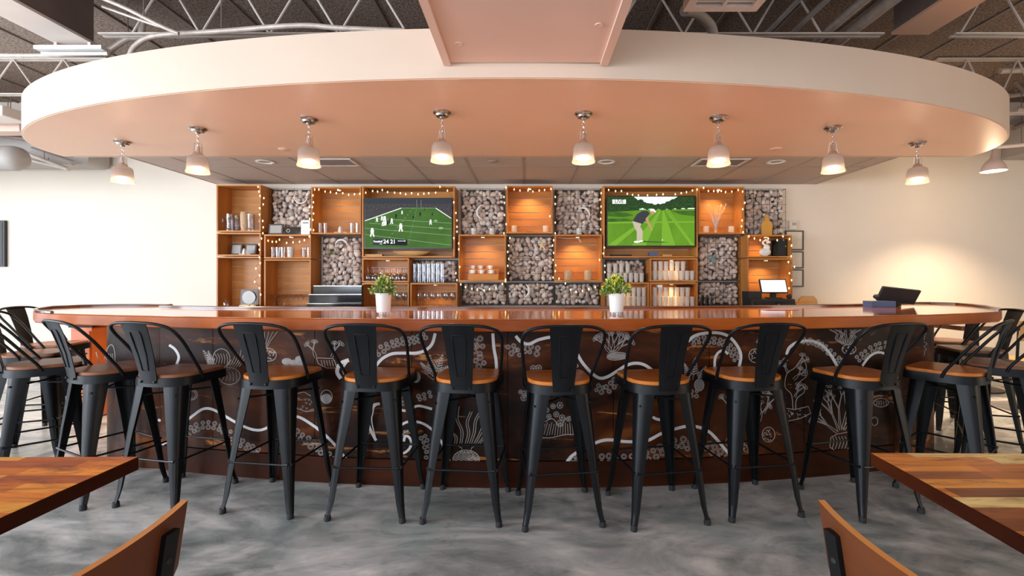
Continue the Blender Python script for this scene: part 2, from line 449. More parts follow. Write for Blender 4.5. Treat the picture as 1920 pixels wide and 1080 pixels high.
# beams, joists, pipes
def beam(x0, x1, y0, y1, z0, z1, label, m0='beam', m1='girder'):
    t = thing('ceiling_beam', ((x0+x1)/2, (y0+y1)/2, z0), label, 'beam', 'beams under the roof deck')
    MB().box(x0, x1, y0, y1, z0, z0+.02).build('bottom_flange', m0, t, smooth=False)
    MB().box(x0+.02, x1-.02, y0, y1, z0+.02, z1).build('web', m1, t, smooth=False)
beam(-3.815, -3.515, -3, 3.83, HC+1.9, ZD-.013, 'pale-bottomed roof beam on the left, brown on its side')
beam(2.84, 3.135, -3, 3.66, HC+1.9, ZD-.013, 'peach-bottomed roof beam on the right beside bundled pipes', 'soffit')
beam(6.3, 7.3, 3.6, YB-.01, HC+1.575, HC+2.0, 'wide taupe boxed beam meeting the back wall above the farthest lamp', 'duct', 'duct')
def joist(x0, x1, y, zb, label, step=.535, x00=-2.53, top=None):
    top = top or ZD-.0045
    t = thing('bar_joist', ((x0+x1)/2, y, zb), label, 'joist', 'open-web steel joists')
    c = MB()
    for dy in (-.022, .022):
        c.box(x0, x1, y+dy-.012, y+dy+.012, zb, zb+.012)
        c.box(x0, x1, y+dy-.012, y+dy+.012, top-.02, top-.008)
    c.build('chord', 'steel_paint', t, smooth=False)
    w = MB(); k = math.ceil((x0-x00)/step)
    while x00+(k+1)*step <= x1:
        a = x00+k*step
        w.tube([(a, y, zb+.01), (a+step/2, y, top-.01)], .009, 6); w.tube([(a+step/2, y, top-.01), (a+step, y, zb+.01)], .009, 6); k += 1
    w.build('web_rod', 'steel_paint', t)
joist(-3.3, -.56, 3.64, HC+1.88, 'open-web roof joist left of the boxed duct')
joist(.55, 2.75, 3.64, HC+1.88, 'open-web roof joist between boxed duct and peach beam')
joist(3.3, XW-.1, 3.64, HC+1.88, 'open-web roof joist right of the peach beam')
joist(-XW+.1, -3.95, 5.0, HC+1.95, 'open-web joist behind the bulkhead at left end')
joist(4.35, 6.2, 5.0, HC+1.75, 'open-web joist behind the bulkhead at right end')
def pipe(path, r, label, mat='pipe', name='conduit', cat='pipe', n=6):
    P = spline(path, n); o = MB().tube(P, r, 10).build(name, mat); q = P[len(P)//2]
    if q.z+r < ZD-.03: MB().tube([(q.x, q.y, q.z+r*.8), (q.x, q.y, ZD-.0115)], .004, 6).build('hanger_rod', 'girder', o)
    return tag(o, label, cat, 'pipes under the roof deck')
def at(px, py, h): d = h*F/(VY-py); return (PX(px, d), d, HC+h)
def ad(px, py, d): return (PX(px, d), d, PZ(py, d))
pipe([ad(243, 105, 3.5), ad(252, 88, 3.5), ad(275, 72, 3.5), ad(310, 65, 3.5), ad(380, 61, 3.5), ad(450, 56, 3.5), ad(520, 50, 3.47), ad(580, 48, 3.47), ad(640, 53, 3.47), ad(760, 58, 3.47)], .019, 'long armoured conduit curving along the bulkhead top')
pipe([ad(196, 105, 3.9), ad(215, 88, 3.9), ad(240, 72, 3.9), ad(262, 68, 3.9), ad(268, 40, 3.9)], .024, 'brown conduit bend beside the left beam')
pipe([ad(-80, 102, 4.08), ad(60, 104, 4.08), ad(175, 101, 4.08), ad(212, 97, 4.08)], .017, 'pale straight conduit crossing under the left beam')
pipe([ad(170, -12, 3.3), ad(235, 15, 3.35), ad(300, 48, 3.4), ad(335, 63, 3.43)], .014, 'slanting rod left of the joist webs')
pipe([ad(192, 12, 3.5), ad(270, 40, 3.5), ad(300, 50, 3.5)], .010, 'thin slanting rod beside the left beam')
for i, (xa, xb) in enumerate(((1.95, 'thin pipe'), (2.15, 'slim pipe'), (2.42, 'pale pipe'), (2.62, 'stout pipe'))):
    r = (.018, .022, .035, .045)[i]
    pipe([(xa, -1, HC+2.0), (xa, 3.2, HC+2.0), (xa+.02, 4.6, HC+2.0)], r, ('thin dark pipe furthest from the peach beam', 'slim dark pipe second from the peach beam\'s far side', 'pale pipe in the bundle by the peach beam', 'stout pipe right beside the peach beam')[i], 'pipe' if i > 1 else 'duct', n=3)
# strip light brackets below the left beam
t = thing('strip_light', ad(137, 93, 3.79), 'white strip light fixture hung below the end of left beam', 'light fixture')
p0 = ad(72, 93, 3.79); p1 = ad(198, 91, 3.79)
MB().box(p0[0], p1[0], 3.75, 3.83, p0[2]-.012, p0[2]+.018).build('housing', 'white_matt', t, smooth=False)
MB().tube([(p0[0]+.04, 3.78, p0[2]-.038), (p1[0]+.03, 3.78, p0[2]-.038)], .013, 10).build('tube', 'white_matt', t)
mb = MB()
for x in (p0[0]+.15, p1[0]-.12): mb.box(x-.012, x+.012, 3.775, 3.80, p0[2]+.018, HC+1.90)
mb.build('hanger', 'steel_paint', t, smooth=False)
# round duct and tray at the left end
t = tag(MB().lathe([(.001, PX(47, 5)), (.07, PX(45, 5)), (.115, PX(38, 5)), (.13, PX(28, 5)), (.13, -XW+.05), (.001, -XW+.05)], (0, 5.0, PZ(297, 5)), 24, axis='x').build('round_duct', 'duct'), 'round grey duct end poking in below the left roof edge', 'duct')
MB().box(-6.21, -6.19, 4.866, 4.880, PZ(297, 5)-.02, ZD-.0115).build('hanger_strap', 'girder', t, smooth=False)
t = tag(MB().box(-XW+.05, PX(-60, 4.6), 4.9, 5.18, PZ(222, 5.0), PZ(203, 5.0)).build('rectangular_duct', 'beam', smooth=False, bevel=.01), 'pale rectangular duct left of the oval bulkhead', 'duct')
MB().box(-6.41, -6.39, 5.11, 5.13, PZ(203, 5.0)-.01, ZD-.0115).build('hanger_strap', 'girder', t, smooth=False)
t = tag(MB().box(-XW+.05, PX(33, 5.3), 5.32, 5.5, PZ(245, 5.3), PZ(218, 5.3)).build('rectangular_duct', 'chase', smooth=False, bevel=.01), 'pinkish duct band just above the round grey duct', 'duct')
MB().box(-6.61, -6.59, 5.40, 5.42, PZ(218, 5.3)-.01, ZD-.0115).build('hanger_strap', 'girder', t, smooth=False)
for i, (a, b, r) in enumerate((((-20, 250), (60, 262), .03), ((38, 283), (128, 317), .022), ((60, 280), (138, 306), .03), ((52, 299), (130, 318), .016), ((70, 288), (128, 300), .02), ((-20, 268), (50, 275), .02))):
    q0 = 5.6+.08*i
    pipe([ad(a[0], a[1], q0), ad((a[0]+b[0])/2, (a[1]+b[1])/2, q0+.01), ad(b[0], b[1], q0+.02)], r,
         ('dark pipe above the round grey duct', 'slanting strut leaving the round grey duct', 'thick slanting strut toward the taupe duct end', 'lowest thin strut below the bulkhead edge', 'short strut between two longer slanting struts', 'small pipe hugging the round grey duct')[i], ('girder', 'steel_paint', 'duct', 'steel_paint', 'girder', 'steel_paint')[i], n=3)
z = PZ(304, 6.05)
mb = MB(); mb.prism([(-XW+.05, z-.06)]+[(PX(172, 6.05)+.1*math.cos(a), z+.02+.085*math.sin(a)) for a in [R(-80), R(-55), R(-30), R(0)]]+[(PX(172, 6.05)+.1, z+.3), (-XW+.05, z+.3)], 5.9, 6.2, axis='y')
tag(mb.build('wall_duct', 'duct'), 'taupe duct with a rounded end against the back wall', 'duct')
for i, (a, b) in enumerate((((1875, 133), (1935, 131)), ((1902, 152), (1940, 190)), ((1905, 205), (1950, 212)), ((1900, 240), (1960, 215)), ((1870, 275), (1960, 268)), ((1905, 170), (1950, 150)), ((1890, 180), (1950, 172)))):
    pipe([ad(a[0], a[1], 5.1+.13*i), ad((a[0]+b[0])/2, (a[1]+b[1])/2, 5.1+.13*i), ad(b[0]+60, b[1]+(b[1]-a[1]), 5.1+.13*i)], (.03, .02, .035, .03, .025, .02, .03)[i],
         ('topmost tan pipe off the bulkhead\'s right end', 'second pipe, slanting down at the right edge', 'round tan pipe at mid height by the right edge', 'pipe rising to the right below the round tan one', 'lowest pale pipe just above the taupe boxed beam', 'thin pipe rising to the right edge', 'tan pipe crossing between thin slanting ones')[i], ('pipe', 'girder', 'pipe', 'girder', 'beam', 'girder', 'pipe')[i], n=3)
# air diffuser hanging at the top right
t = thing('air_diffuser', ad(1350, 0, 3.0), 'slatted air diffuser hanging from the deck right of the boxed duct', 'air vent')
d0 = 2.75; zz = HC+1.62
def fr(px, py): return at(px, py, 1.62)
A = fr(1283, 18); B = fr(1416, 24); xl, xr = A[0], B[0]; ya = fr(1300, 22)[1]
fm = MB(); fm.box(xl, xr, ya-.05, ya, zz, zz+.06); fm.box(xl, xl+.05, ya-.6, ya-.05, zz, zz+.06); fm.box(xr-.05, xr, ya-.6, ya-.05, zz, zz+.06); fm.box(xl, xr, ya-.65, ya-.6, zz, zz+.06)
fm.box((xl+xr)/2-.01, (xl+xr)/2+.01, ya-.6, ya-.05, zz, zz+.05)
fm.build('frame', 'steel_paint', t, smooth=False)
sm = MB()
for k in range(14): yy = ya-.08-k*.036; sm.box(xl+.05, xr-.05, yy-.012, yy, zz+.01, zz+.02)
sm.build('slats', 'steel_paint', t, smooth=False)
MB().box(xl+.01, xr-.01, ya-.64, ya-.01, zz+.061, ZD-.013).build('plenum', 'girder', t, smooth=False)
pipe([ad(1283, 20, 3.1), ad(1305, 24, 3.2), ad(1330, 45, 3.3), ad(1338, 66, 3.35)], .035, 'flexible brown hose curling under the air diffuser', 'duct')

# ------------------------------------------------------------------ pendants
pend = None
def make_pendant(loc, drop=0):
    t = thing('pendant_lamp', loc, 'x', 'pendant lamp', world=False)
    MB().lathe([(.001, 0), (.068, 0), (.068, -.008), (.058, -.016), (.052, -.018), (.046, -.032), (.020, -.036), (.014, -.048), (.001, -.049)], seg=24).build('canopy', 'bronze', t)
    c = MB()
    for k in range(6):
        z0 = -.045-k*.02
        c.tube([(math.cos(a)*.007*(1 if k % 2 else .3), math.sin(a)*.0 + math.cos(a)*.007*(0 if k % 2 else .95), z0-.012+math.sin(a)*.013) for a in [i*math.pi/4 for i in range(8)]], .0022, 5, True)
    c.tube([(.001, 0, -.04), (.001, .001, -.165)], .003, 6)
    c.build('chain', 'chrome', t)
    s = MB(); s.lathe([(.001, -.145), (.016, -.15), (.018, -.195), (.034, -.212), (.036, -.226), (.001, -.227)], seg=20)
    for k in range(4):
        a = k*math.pi/2+.4; x, y = math.cos(a), math.sin(a)
        s.tube([(x*.008, y*.008, -.125), (x*.026, y*.026, -.130), (x*.030, y*.030, -.20), (x*.040, y*.040, -.232)], .0035, 6)
    s.build('socket_cage', 'chrome', t)
    MB().lathe([(.028, -.222), (.050, -.228), (.070, -.240), (.078, -.262), (.080, -.31), (.082, -.345), (.090, -.372), (.086, -.372), (.078, -.343), (.076, -.31), (.074, -.264), (.066, -.245), (.030, -.232)], seg=48, rib=-.025).build('glass_shade', 'shade', t, angle=70)
    MB().ball((0, 0, -.335), (.058, .058, .020), 18, 8).build('bulb', 'lamp_glow', t)
    return t
PL = [(230, 265), (371, 240), (579, 222), (829, 210), (1094, 212), (1347, 219), (1562, 238), (1720, 267)]
lab = ['pendant lamp at the far left end of the oval bulkhead', 'pendant lamp second from the bulkhead\'s left end', 'pendant lamp above the second black stool from the row\'s left end', 'pendant lamp above the football television, left of centre',
       'pendant lamp right of centre, above the upper pebble panel beside the golf television', 'pendant lamp above the right side of the golf television', 'pendant lamp above the framed certificates, second from the bulkhead\'s right end', 'pendant lamp at the right end of the peach underside']
def lamp_light(x, y, z, e=2.2, r=.05):
    l = bpy.data.lights.new('lamp_light', 'POINT'); l.energy = e; l.color = (1, .72, .46); l.shadow_soft_size = r
    o = bpy.data.objects.new('lamp_light', l); C.objects.link(o); o.location = (x, y, z)
    l = bpy.data.lights.new('lamp_beam', 'SPOT'); l.energy = e*20; l.color = (1, .76, .52); l.spot_size = R(120); l.spot_blend = .9; l.shadow_soft_size = .05
    o = bpy.data.objects.new('lamp_beam', l); C.objects.link(o); o.location = (x, y, z); return o
for (px, py), lb in zip(PL, lab):
    d = 1.25*F/(VY-py); loc = (PX(px, d), d, ZS-.003)
    if pend is None: pend = make_pendant(loc); pend['label'] = lb; pend['group'] = 'pendant lamps over the bar'
    else: dup(pend, loc, random.random(), lb, 'pendant lamps over the bar')
    lamp_light(loc[0], loc[1], loc[2]-.39)
t = thing('pendant_lamp', (PX(1863, 5.3), 5.3, ZD-.013), 'shaded pendant lamp beyond the bulkhead at far right', 'pendant lamp', world=False)
zb = PZ(321, 5.3)-(ZD-.013)
MB().tube([(0, 0, 0), (0, .001, zb+.2)], .006, 6).build('cord', 'girder', t)
MB().lathe([(.012, zb+.30), (.02, zb+.2), (.03, zb+.15), (.07, zb+.11), (.10, zb+.06), (.115, zb), (.11, zb), (.095, zb+.06), (.065, zb+.105), (.02, zb+.14)], seg=28).build('shade', 'chase', t)
MB().ball((0, 0, zb+.03), (.085, .085, .035), 16, 8).build('bulb', 'lamp_glow', t)
lamp_light(PX(1863, 5.3), 5.3, PZ(321, 5.3)-.1, 8)

# recessed ceiling fittings
for (px, py, lb) in ((497, 303, 'recessed downlight in the tile ceiling near its left end'), (1137, 303, 'recessed downlight between the two centre pendants, right side'), (1455, 303, 'recessed downlight in the tile ceiling near its right end')):
    p = at(px, py, 1.255)
    put(MB().lathe([(.09, 0), (.095, -.006), (.07, -.008), (.06, .002)], seg=24), 'downlight', 'white_matt', (p[0], p[1], ZT), lb, 'downlight', 'recessed downlights',
        parts=[('lens', MB().lathe([(.001, -.001), (.06, -.001), (.06, .002)], seg=20), 'duct')])
for (px, py, h, lb) in ((533, 279, 1.25, 'flat round cover on the peach underside beside the third lamp'), (1455, 278, 1.25, 'flat round cover on the peach underside between two right lamps'), (925, 302, 1.255, 'small sprinkler cap in the tile ceiling near the centre')):
    p = at(px, py, h)
    put(MB().lathe([(.001, -.008), (.045, -.008), (.055, 0)], seg=20), 'round_cover', 'soffit' if h < 1.253 else 'tbar', (p[0], p[1], ZS-.003 if h < 1.253 else ZT), lb, 'cover')
for (px, lb) in ((622, 'slatted ceiling vent behind the third lamp'), (1350, 'slatted ceiling vent behind the lamp over the golf television')):
    x = PX(px, 5.06); t = thing('ceiling_vent', (x, 5.06, ZT), lb, 'air vent', 'ceiling vents')
    f = MB(); w = .26
    f.box(x-w, x+w, 4.90, 4.93, ZT-.012, ZT-.001); f.box(x-w, x+w, 5.19, 5.22, ZT-.012, ZT-.001); f.box(x-w, x-w+.03, 4.93, 5.19, ZT-.012, ZT-.001); f.box(x+w-.03, x+w, 4.93, 5.19, ZT-.012, ZT-.001)
    f.build('frame', 'steel_paint', t, smooth=False)
    s = MB()
    for k in range(6): s.box(x-w+.03, x+w-.03, 4.945+k*.042, 4.96+k*.042, ZT-.010, ZT-.003)
    s.build('slats', 'girder', t, smooth=False)

# ------------------------------------------------------------------ bar
ZBAR = 1.05
def front_top(x): return 2.53+.05*(x+.1)**2
def front_base(x): return 2.85+.047*x*x
bar = thing('bar_counter', (0, 3.1, 0), 'long curved bar with a glossy red-brown top and dark panels painted with sea creatures', 'bar counter')
poly = [(x, front_top(x)) for x in [-2.75+.15*i for i in range(36)]]
poly += [(2.85, 2.98), (3.12, 3.10), (3.33, 3.29), (3.47, 3.52), (3.58, 3.75), (3.62, 3.95), (3.5, 4.08), (3.25, 4.08), (2.9, 3.92), (2.7, 3.80), (1.84, 3.585), (1.0, 3.46), (0, 3.40), (-1.0, 3.40), (-1.8, 3.43), (-2.28, 3.46), (-2.80, 3.60), (-2.84, 3.77), (-3.25, 3.75), (-3.48, 3.66), (-3.55, 3.50), (-3.42, 3.25), (-3.2, 3.05), (-3.0, 2.95)]
def shrink(p, d):
    cx, cy = 0, 3.2; out = []
    n = len(p)
    for i in range(n):
        a, b, c = Vector(p[i-1]), Vector(p[i]), Vector(p[(i+1) % n])
        t = (c-a).normalized(); nn = Vector((-t.y, t.x)); out.append(tuple(b+nn*d))
    return out
mb = MB(); mb.prism(poly, ZBAR-.068, ZBAR-.002, 1); mb.build('top_slab', ['bar_top', 'bar_edge'], bar, bevel=.006)
mb = MB().prism(shrink(poly, .012), ZBAR-.002, ZBAR); mb.build('varnished_top', 'bar_top', bar, smooth=False)
i0 = len([-2.75+.15*i for i in range(36)])
back = poly[i0+2:]
lip = MB().tube([(x, y, ZBAR+.006) for x, y in shrink(poly, .012)[i0+1:]], .010, 6); lip.build('edge_lip', 'rim', bar)
# base panels following the curve
XE = 2.45
seams = [-XE]+[PX(p, front_base(PX(p, 2.95))) for p in (397, 590, 772, 952, 1150, 1330, 1508)]+[XE]
seams = sorted(seams)
def arc_panel(xa, xb, za, zb, d0=0, th=.03, n=12):
    mb = MB(); vs = []
    for i in range(n+1):
        x = xa+(xb-xa)*i/n; y = front_base(x)+d0
        vs += [(x, y, za), (x, y, zb), (x, y+th, zb), (x, y+th, za)]
    fs = []
    for i in range(n):
        for k in range(4): l = (k+1) % 4; fs.append((i*4+k, i*4+l, i*4+4+l, i*4+4+k))
    mb.add(vs, fs+[(0, 1, 2, 3), (n*4, n*4+3, n*4+2, n*4+1)]); return mb
for a, b in zip(seams[:-1], seams[1:]):
    arc_panel(a+.002, b-.002, .165, ZBAR-.07).build('front_panel', 'panel', bar)
arc_panel(-XE, XE, 0, .16, -.008, .04, 40).build('plinth', 'plinth', bar)
arc_panel(-XE, XE, 0, ZBAR-.07, .031, .02, 40).build('carcass', 'plinth', bar)
for s in (-1, 1):      # rounded ends
    mb = MB(); vs = []
    cx, cy = s*(XE), front_base(XE)+.62; pts = []
    for i in range(10):
        a = R(-90+i*10) ; pts.append((cx+s*(.60 if s > 0 else .72)*math.cos(a), cy+.62*math.sin(a)))
    pts.append((cx, cy-.1))
    MB().prism(pts, 0, ZBAR-.07).build('end_panel', 'panel', bar)
# white painted drawings on the front panels
class Ink:
    def __init__(s): s.mb = MB()
    def P(s, px, py):
        x = (px-VX)/F*2.95
        for _ in range(5): x = (px-VX)/F*(front_base(x)-.002)
        d = front_base(x)-.002; return Vector((x, d, HC-(py-VY)*d/F))
    def line(s, pts, w=1.3, closed=False, m=0):
        w = w/F*2.95/2; Q = [s.P(*p[:2]) for p in pts]
        if closed: Q.append(Q[0])
        vs = []
        for i, q in enumerate(Q):
            t = Q[min(i+1, len(Q)-1)]-Q[max(i-1, 0)]
            if t.length < 1e-8: t = Vector((1, 0, 0))
            t.normalize(); n = Vector((0, 1, 0)).cross(t)
            if n.length < 1e-6: n = Vector((0, 0, 1))
            n.normalize(); vs += [q+n*w, q-n*w]
        vs += [v+Vector((0, .0012, 0)) for v in vs]; L = 2*len(Q); fs = []
        for i in range(len(Q)-1):
            a = 2*i; fs += [(a, a+1, a+3, a+2), (L+a, L+a+2, L+a+3, L+a+1), (a, a+2, L+a+2, L+a), (a+1, L+a+1, L+a+3, a+3)]
        s.mb.add(vs, fs, m)
    def sp(s, pts, w=1.3, n=6, **k): s.line(spline(pts, n), w, **k)
    def ring(s, x, y, r, w=1.0, ry=None, n=12, rot=0):
        ry = ry or r; c, q = math.cos(rot), math.sin(rot)
        s.line([(x+r*math.cos(a)*c-ry*math.sin(a)*q, y+r*math.cos(a)*q+ry*math.sin(a)*c) for a in [2*math.pi*i/n for i in range(n)]], w, True, m=1)
    def suckers(s, pts, r=5, rows=2, gap=None):
        Q = spline(pts, 12); gap = gap or r*2.1; acc = 0; k = 0
        for a, b in zip(Q[:-1], Q[1:]):
            acc += (b-a).length
            if acc >= gap:
                acc = 0; t = (b-a).normalized(); n = Vector((-t.y, t.x, 0))
                for j in range(rows):
                    c = a+n*((j-(rows-1)/2)*r*2.0)+Vector((random.uniform(-1, 1), random.uniform(-1, 1), 0)); rr = r*random.uniform(.75, 1.05)
                    s.ring(c.x, c.y, rr, .9); s.ring(c.x, c.y, rr*.55, .8)
                k += 1
    def branch(s, x, y, a, L, depth, w=1.2, spread=.45, leaf=0):
        x2, y2 = x+L*math.cos(a), y-L*math.sin(a); off = 2.0*depth*.5
        px, py = -math.sin(a)*off, -math.cos(a)*off
        s.line([(x+px, y+py), ((x+x2)/2+px*.9+random.uniform(-1, 1), (y+y2)/2+py*.9), (x2+px*.5, y2+py*.5)], w*.8, m=1)
        s.line([(x-px, y-py), ((x+x2)/2-px*.9+random.uniform(-1, 1), (y+y2)/2-py*.9), (x2-px*.5, y2-py*.5)], w*.8, m=1)
        if depth > 0:
            for k in (-1, 1) if random.random() < .6 else (-1, 0, 1):
                s.branch(x2, y2, a+k*spread*random.uniform(.7, 1.2), L*random.uniform(.6, .8), depth-1, w, spread, leaf)
        else: s.ring(x2, y2, 2.2, .9, 3.4, 8, -a)
    def frond(s, x, y, a, L, w=1.0):
        s.line([(x, y), (x+L*math.cos(a), y-L*math.sin(a))], w, m=1)
        for k in range(2, 9):
            t = k/9; bx, by = x+L*t*math.cos(a), y-L*t*math.sin(a); l = L*.30*(1.1-t)
            for q in (-.9, .9): s.line([(bx, by), (bx+l*math.cos(a+q), by-l*math.sin(a+q))], w*1.6, m=1)
    def blob(s, x, y, rx, ry, fill='dots', rot=0):
        s.ring(x, y, rx, 1.3, ry, 22, rot)
        if fill == 'dots':
            for k in range(int(rx*ry/9)):
                a, q = random.uniform(0, 6.28), math.sqrt(random.random())*.85
                s.ring(x+rx*q*math.cos(a), y+ry*q*math.sin(a), 1.1, .9, n=5)
        elif fill == 'net':
            for k in range(-4, 5):
                u = k/5; h = math.sqrt(1-u*u)
                s.line([(x+rx*u-rx*.2, y-ry*h*.95), (x+rx*u+rx*.2, y+ry*h*.95)], .9, m=1)
                if abs(k) < 4: s.line([(x-rx*h*.95, y+ry*u), (x+rx*h*.95, y+ry*u)], .9, m=1)
        elif fill == 'stripe':
            for k in range(-5, 6):
                u = k/6; h = math.sqrt(1-u*u)*.95
                s.line([(x-rx*h+j*rx*h/5, y+ry*u+(2 if j % 2 else -1)*.7) for j in range(11)], 1.2, m=1)
        elif fill == 'curl':
            for k in range(5):
                s.sp([(x-rx*.8+k*rx*.35, y-ry*.5), (x-rx*.5+k*rx*.3, y), (x-rx*.7+k*rx*.35, y+ry*.6)], 1, m=1)
    def star(s, x, y, r, w=1.3, rot=-1.57):
        s.line([(x+(r if i % 2 == 0 else r*.42)*math.cos(rot+i*math.pi/5), y+(r if i % 2 == 0 else r*.42)*math.sin(rot+i*math.pi/5)) for i in range(10)], w, True, m=1)
random.seed(11)
K = Ink()
for pts, w in (
    ([(250, 828), (257, 805), (267, 787), (283, 782), (301, 789)], 5), ([(344, 793), (361, 780), (378, 768), (392, 766), (408, 772), (425, 782), (442, 792), (458, 800), (477, 806), (494, 805), (520, 792), (547, 782), (560, 782), (577, 791), (602, 809), (625, 831), (642, 852), (661, 875)], 5),
    ([(317, 647), (328, 655), (335, 669), (331, 683)], 5), ([(646, 702), (643, 690), (650, 679)], 4), ([(654, 675), (638, 682), (632, 697), (639, 710)], 7),
    ([(702, 690), (712, 677), (722, 669), (737, 663), (760, 662), (780, 662), (797, 657), (810, 645), (816, 625)], 5.5),
    ([(712, 757), (700, 760), (694, 772), (690, 790), (695, 807), (705, 826)], 5), ([(712, 757), (702, 763), (699, 775), (697, 790), (705, 826)], 2),
    ([(747, 766), (757, 770), (770, 767), (785, 761), (810, 767)], 4.5), ([(749, 800), (757, 794), (770, 790), (790, 793), (807, 803), (822, 820), (832, 838), (848, 879)], 4.5),
    ([(757, 828), (760, 818), (767, 820), (771, 830), (767, 842), (755, 850), (747, 842), (741, 825), (745, 806)], 4.5),
    ([(924, 625), (926, 652), (930, 675), (931, 693)], 5.5), ([(967, 630), (977, 641), (992, 645), (1010, 637), (1035, 632), (1052, 635), (1066, 645), (1080, 660), (1092, 680), (1110, 700), (1125, 709), (1140, 706), (1157, 696), (1175, 685), (1192, 681), (1210, 685), (1230, 700)], 5.5),
    ([(1115, 831), (1130, 826), (1147, 825), (1172, 828), (1200, 828), (1217, 825), (1242, 812), (1267, 804), (1290, 799), (1310, 801), (1330, 810), (1345, 825), (1360, 843), (1374, 860)], 5.5),
    ([(1082, 848), (1070, 857), (1061, 870), (1057, 882)], 5.5), ([(1290, 640), (1302, 630), (1320, 625), (1345, 624), (1365, 630), (1380, 645), (1389, 665), (1386, 688)], 5.5),
    ([(1340, 688), (1341, 672), (1347, 661), (1357, 657), (1365, 664)], 4.5), ([(1350, 688), (1350, 676), (1356, 667)], 2.5), ([(1224, 782), (1232, 786), (1245, 788)], 5),
    ([(1475, 665), (1480, 652), (1495, 642), (1515, 639), (1537, 645), (1555, 662), (1572, 690)], 5.5), ([(1617, 686), (1630, 669), (1645, 661), (1661, 665), (1680, 688), (1702, 714), (1716, 712)], 4.5),
    ([(292, 850), (300, 838), (315, 828), (330, 832)], 4), ([(905, 812), (918, 816), (930, 810), (936, 800)], 2), ([(925, 790), (927, 800), (922, 806)], 2)):
    K.sp(pts, w)
for pts, r, rows in (
    ([(345, 818), (370, 800), (395, 797), (420, 806), (445, 826), (465, 838), (492, 852)], 4.5, 2), ([(548, 808), (575, 826), (600, 842), (625, 866)], 5, 2),
    ([(702, 668), (720, 652), (745, 641), (775, 638), (800, 628)], 4.5, 2), ([(890, 628), (900, 650), (893, 665), (905, 688)], 5.5, 2), ([(955, 640), (965, 662), (985, 655), (1012, 659)], 5, 2),
    ([(1063, 680), (1085, 694)], 4, 2), ([(1112, 722), (1135, 731), (1158, 712)], 4.5, 2), ([(780, 748), (812, 738)], 4, 2), ([(747, 753), (768, 751)], 4, 2), ([(750, 838), (757, 812), (768, 808)], 2.5, 1),
    ([(1118, 862), (1155, 862), (1190, 862), (1225, 852), (1250, 838), (1280, 830), (1300, 842)], 6, 2), ([(1318, 830), (1340, 846), (1372, 870)], 6, 2), ([(1295, 642), (1330, 637), (1365, 648), (1382, 675)], 4, 2),
    ([(1500, 636), (1540, 648), (1582, 682)], 3.5, 2), ([(1605, 676), (1640, 652), (1668, 646)], 3.8, 2), ([(790, 812), (800, 835), (805, 870)], 4, 2), ([(1066, 868), (1085, 855)], 4, 2)):
    K.suckers(pts, r, rows)
# left shell garden
K.blob(430, 705, 20, 16, 'curl'); K.blob(415, 672, 16, 18, 'curl'); K.frond(405, 690, 2.2, 42); K.frond(398, 690, 1.8, 34); K.blob(503, 665, 15, 12, 'dots', .2)
for k in range(7): K.sp([(412+k*6, 700-k*2), (420+k*7, 690-k*4), (428+k*6, 680-k*6)], 1, m=1)
for k in range(6): K.sp([(490+k*2, 652), (488+k*4, 638), (480+k*8, 622)], 1, m=1)
K.blob(538, 678, 9, 6, 'net'); K.blob(552, 681, 8, 6, 'net'); K.blob(562, 673, 8, 5, 'net'); K.blob(566, 684, 7, 5, 'stripe')
K.branch(592, 670, 1.9, 14, 2); K.branch(622, 670, 1.2, 14, 2); K.line([(593, 671), (597, 682), (612, 690), (634, 690), (624, 672)], 1.2, True, m=1)
for k in range(6): K.line([(602+k*5, 675), (605+k*5, 687)], .9, m=1)
K.ring(612, 744, 11, 1.1, 13); K.blob(612, 747, 9, 8, 'net'); K.line([(548, 740), (570, 735), (592, 748), (596, 768), (575, 772), (548, 763)], 1.2, True, m=1)
for k in range(12): x, y = random.uniform(552, 590), random.uniform(742, 765); K.line([(x, y), (x+2, y+4), (x+4, y)], 1, m=1)
K.ring(359, 740, 11, 1.2, 10); K.ring(359, 740, 8, .8, 7)
# frond plants
for x, y, a, L in ((812, 706, 2.3, 36), (812, 706, 1.75, 42), (814, 706, 1.2, 46), (816, 706, .65, 36)): K.frond(x, y, a, L)
K.blob(780, 707, 8, 10, 'stripe'); K.line([(790, 695), (812, 712), (832, 700)], 1.1, m=1)
# seaweed and striped egg
for x0, bx, L in ((862, -3, 70), (872, 6, 60), (880, 14, 66), (888, 20, 48), (852, -8, 40), (896, 22, 38)):
    for q in (0, 4): K.sp([(x0+q, 832), (x0+q+bx*.3+3, 832-L*.33), (x0+q+bx-4, 832-L*.66), (x0+q+bx*1.6, 832-L)], 1.1, m=1)
K.blob(874, 862, 25, 18, 'stripe'); K.star(886, 864, 10); K.line([(858, 836), (866, 840), (866, 848), (882, 848), (884, 840), (892, 836)], 1.1, m=1)
# mound with stripes and daisies
K.sp([(1005, 819), (1012, 800), (1035, 785), (1050, 800), (1062, 784), (1078, 783), (1092, 812), (1060, 815), (1030, 821), (1005, 819)], 1.4, m=1)
for k in range(17): K.line([(1010+k*5, 817-(k % 3)), (1018+k*4.2, 792+(3 if k % 2 else 0))], 1, m=1)
for x, y in ((1025, 769), (1037, 762), (1050, 760), (1043, 777), (1054, 783), (1050, 794), (1029, 781), (1020, 745), (1066, 786), (985, 738), (976, 735), (982, 746), (1000, 691), (1010, 690)):
    r = random.uniform(4, 6); K.ring(x, y, r, 1)
    for q in range(3): a = q*math.pi/3; K.line([(x-r*math.cos(a), y-r*math.sin(a)), (x+r*math.cos(a), y+r*math.sin(a))], .8, m=1)
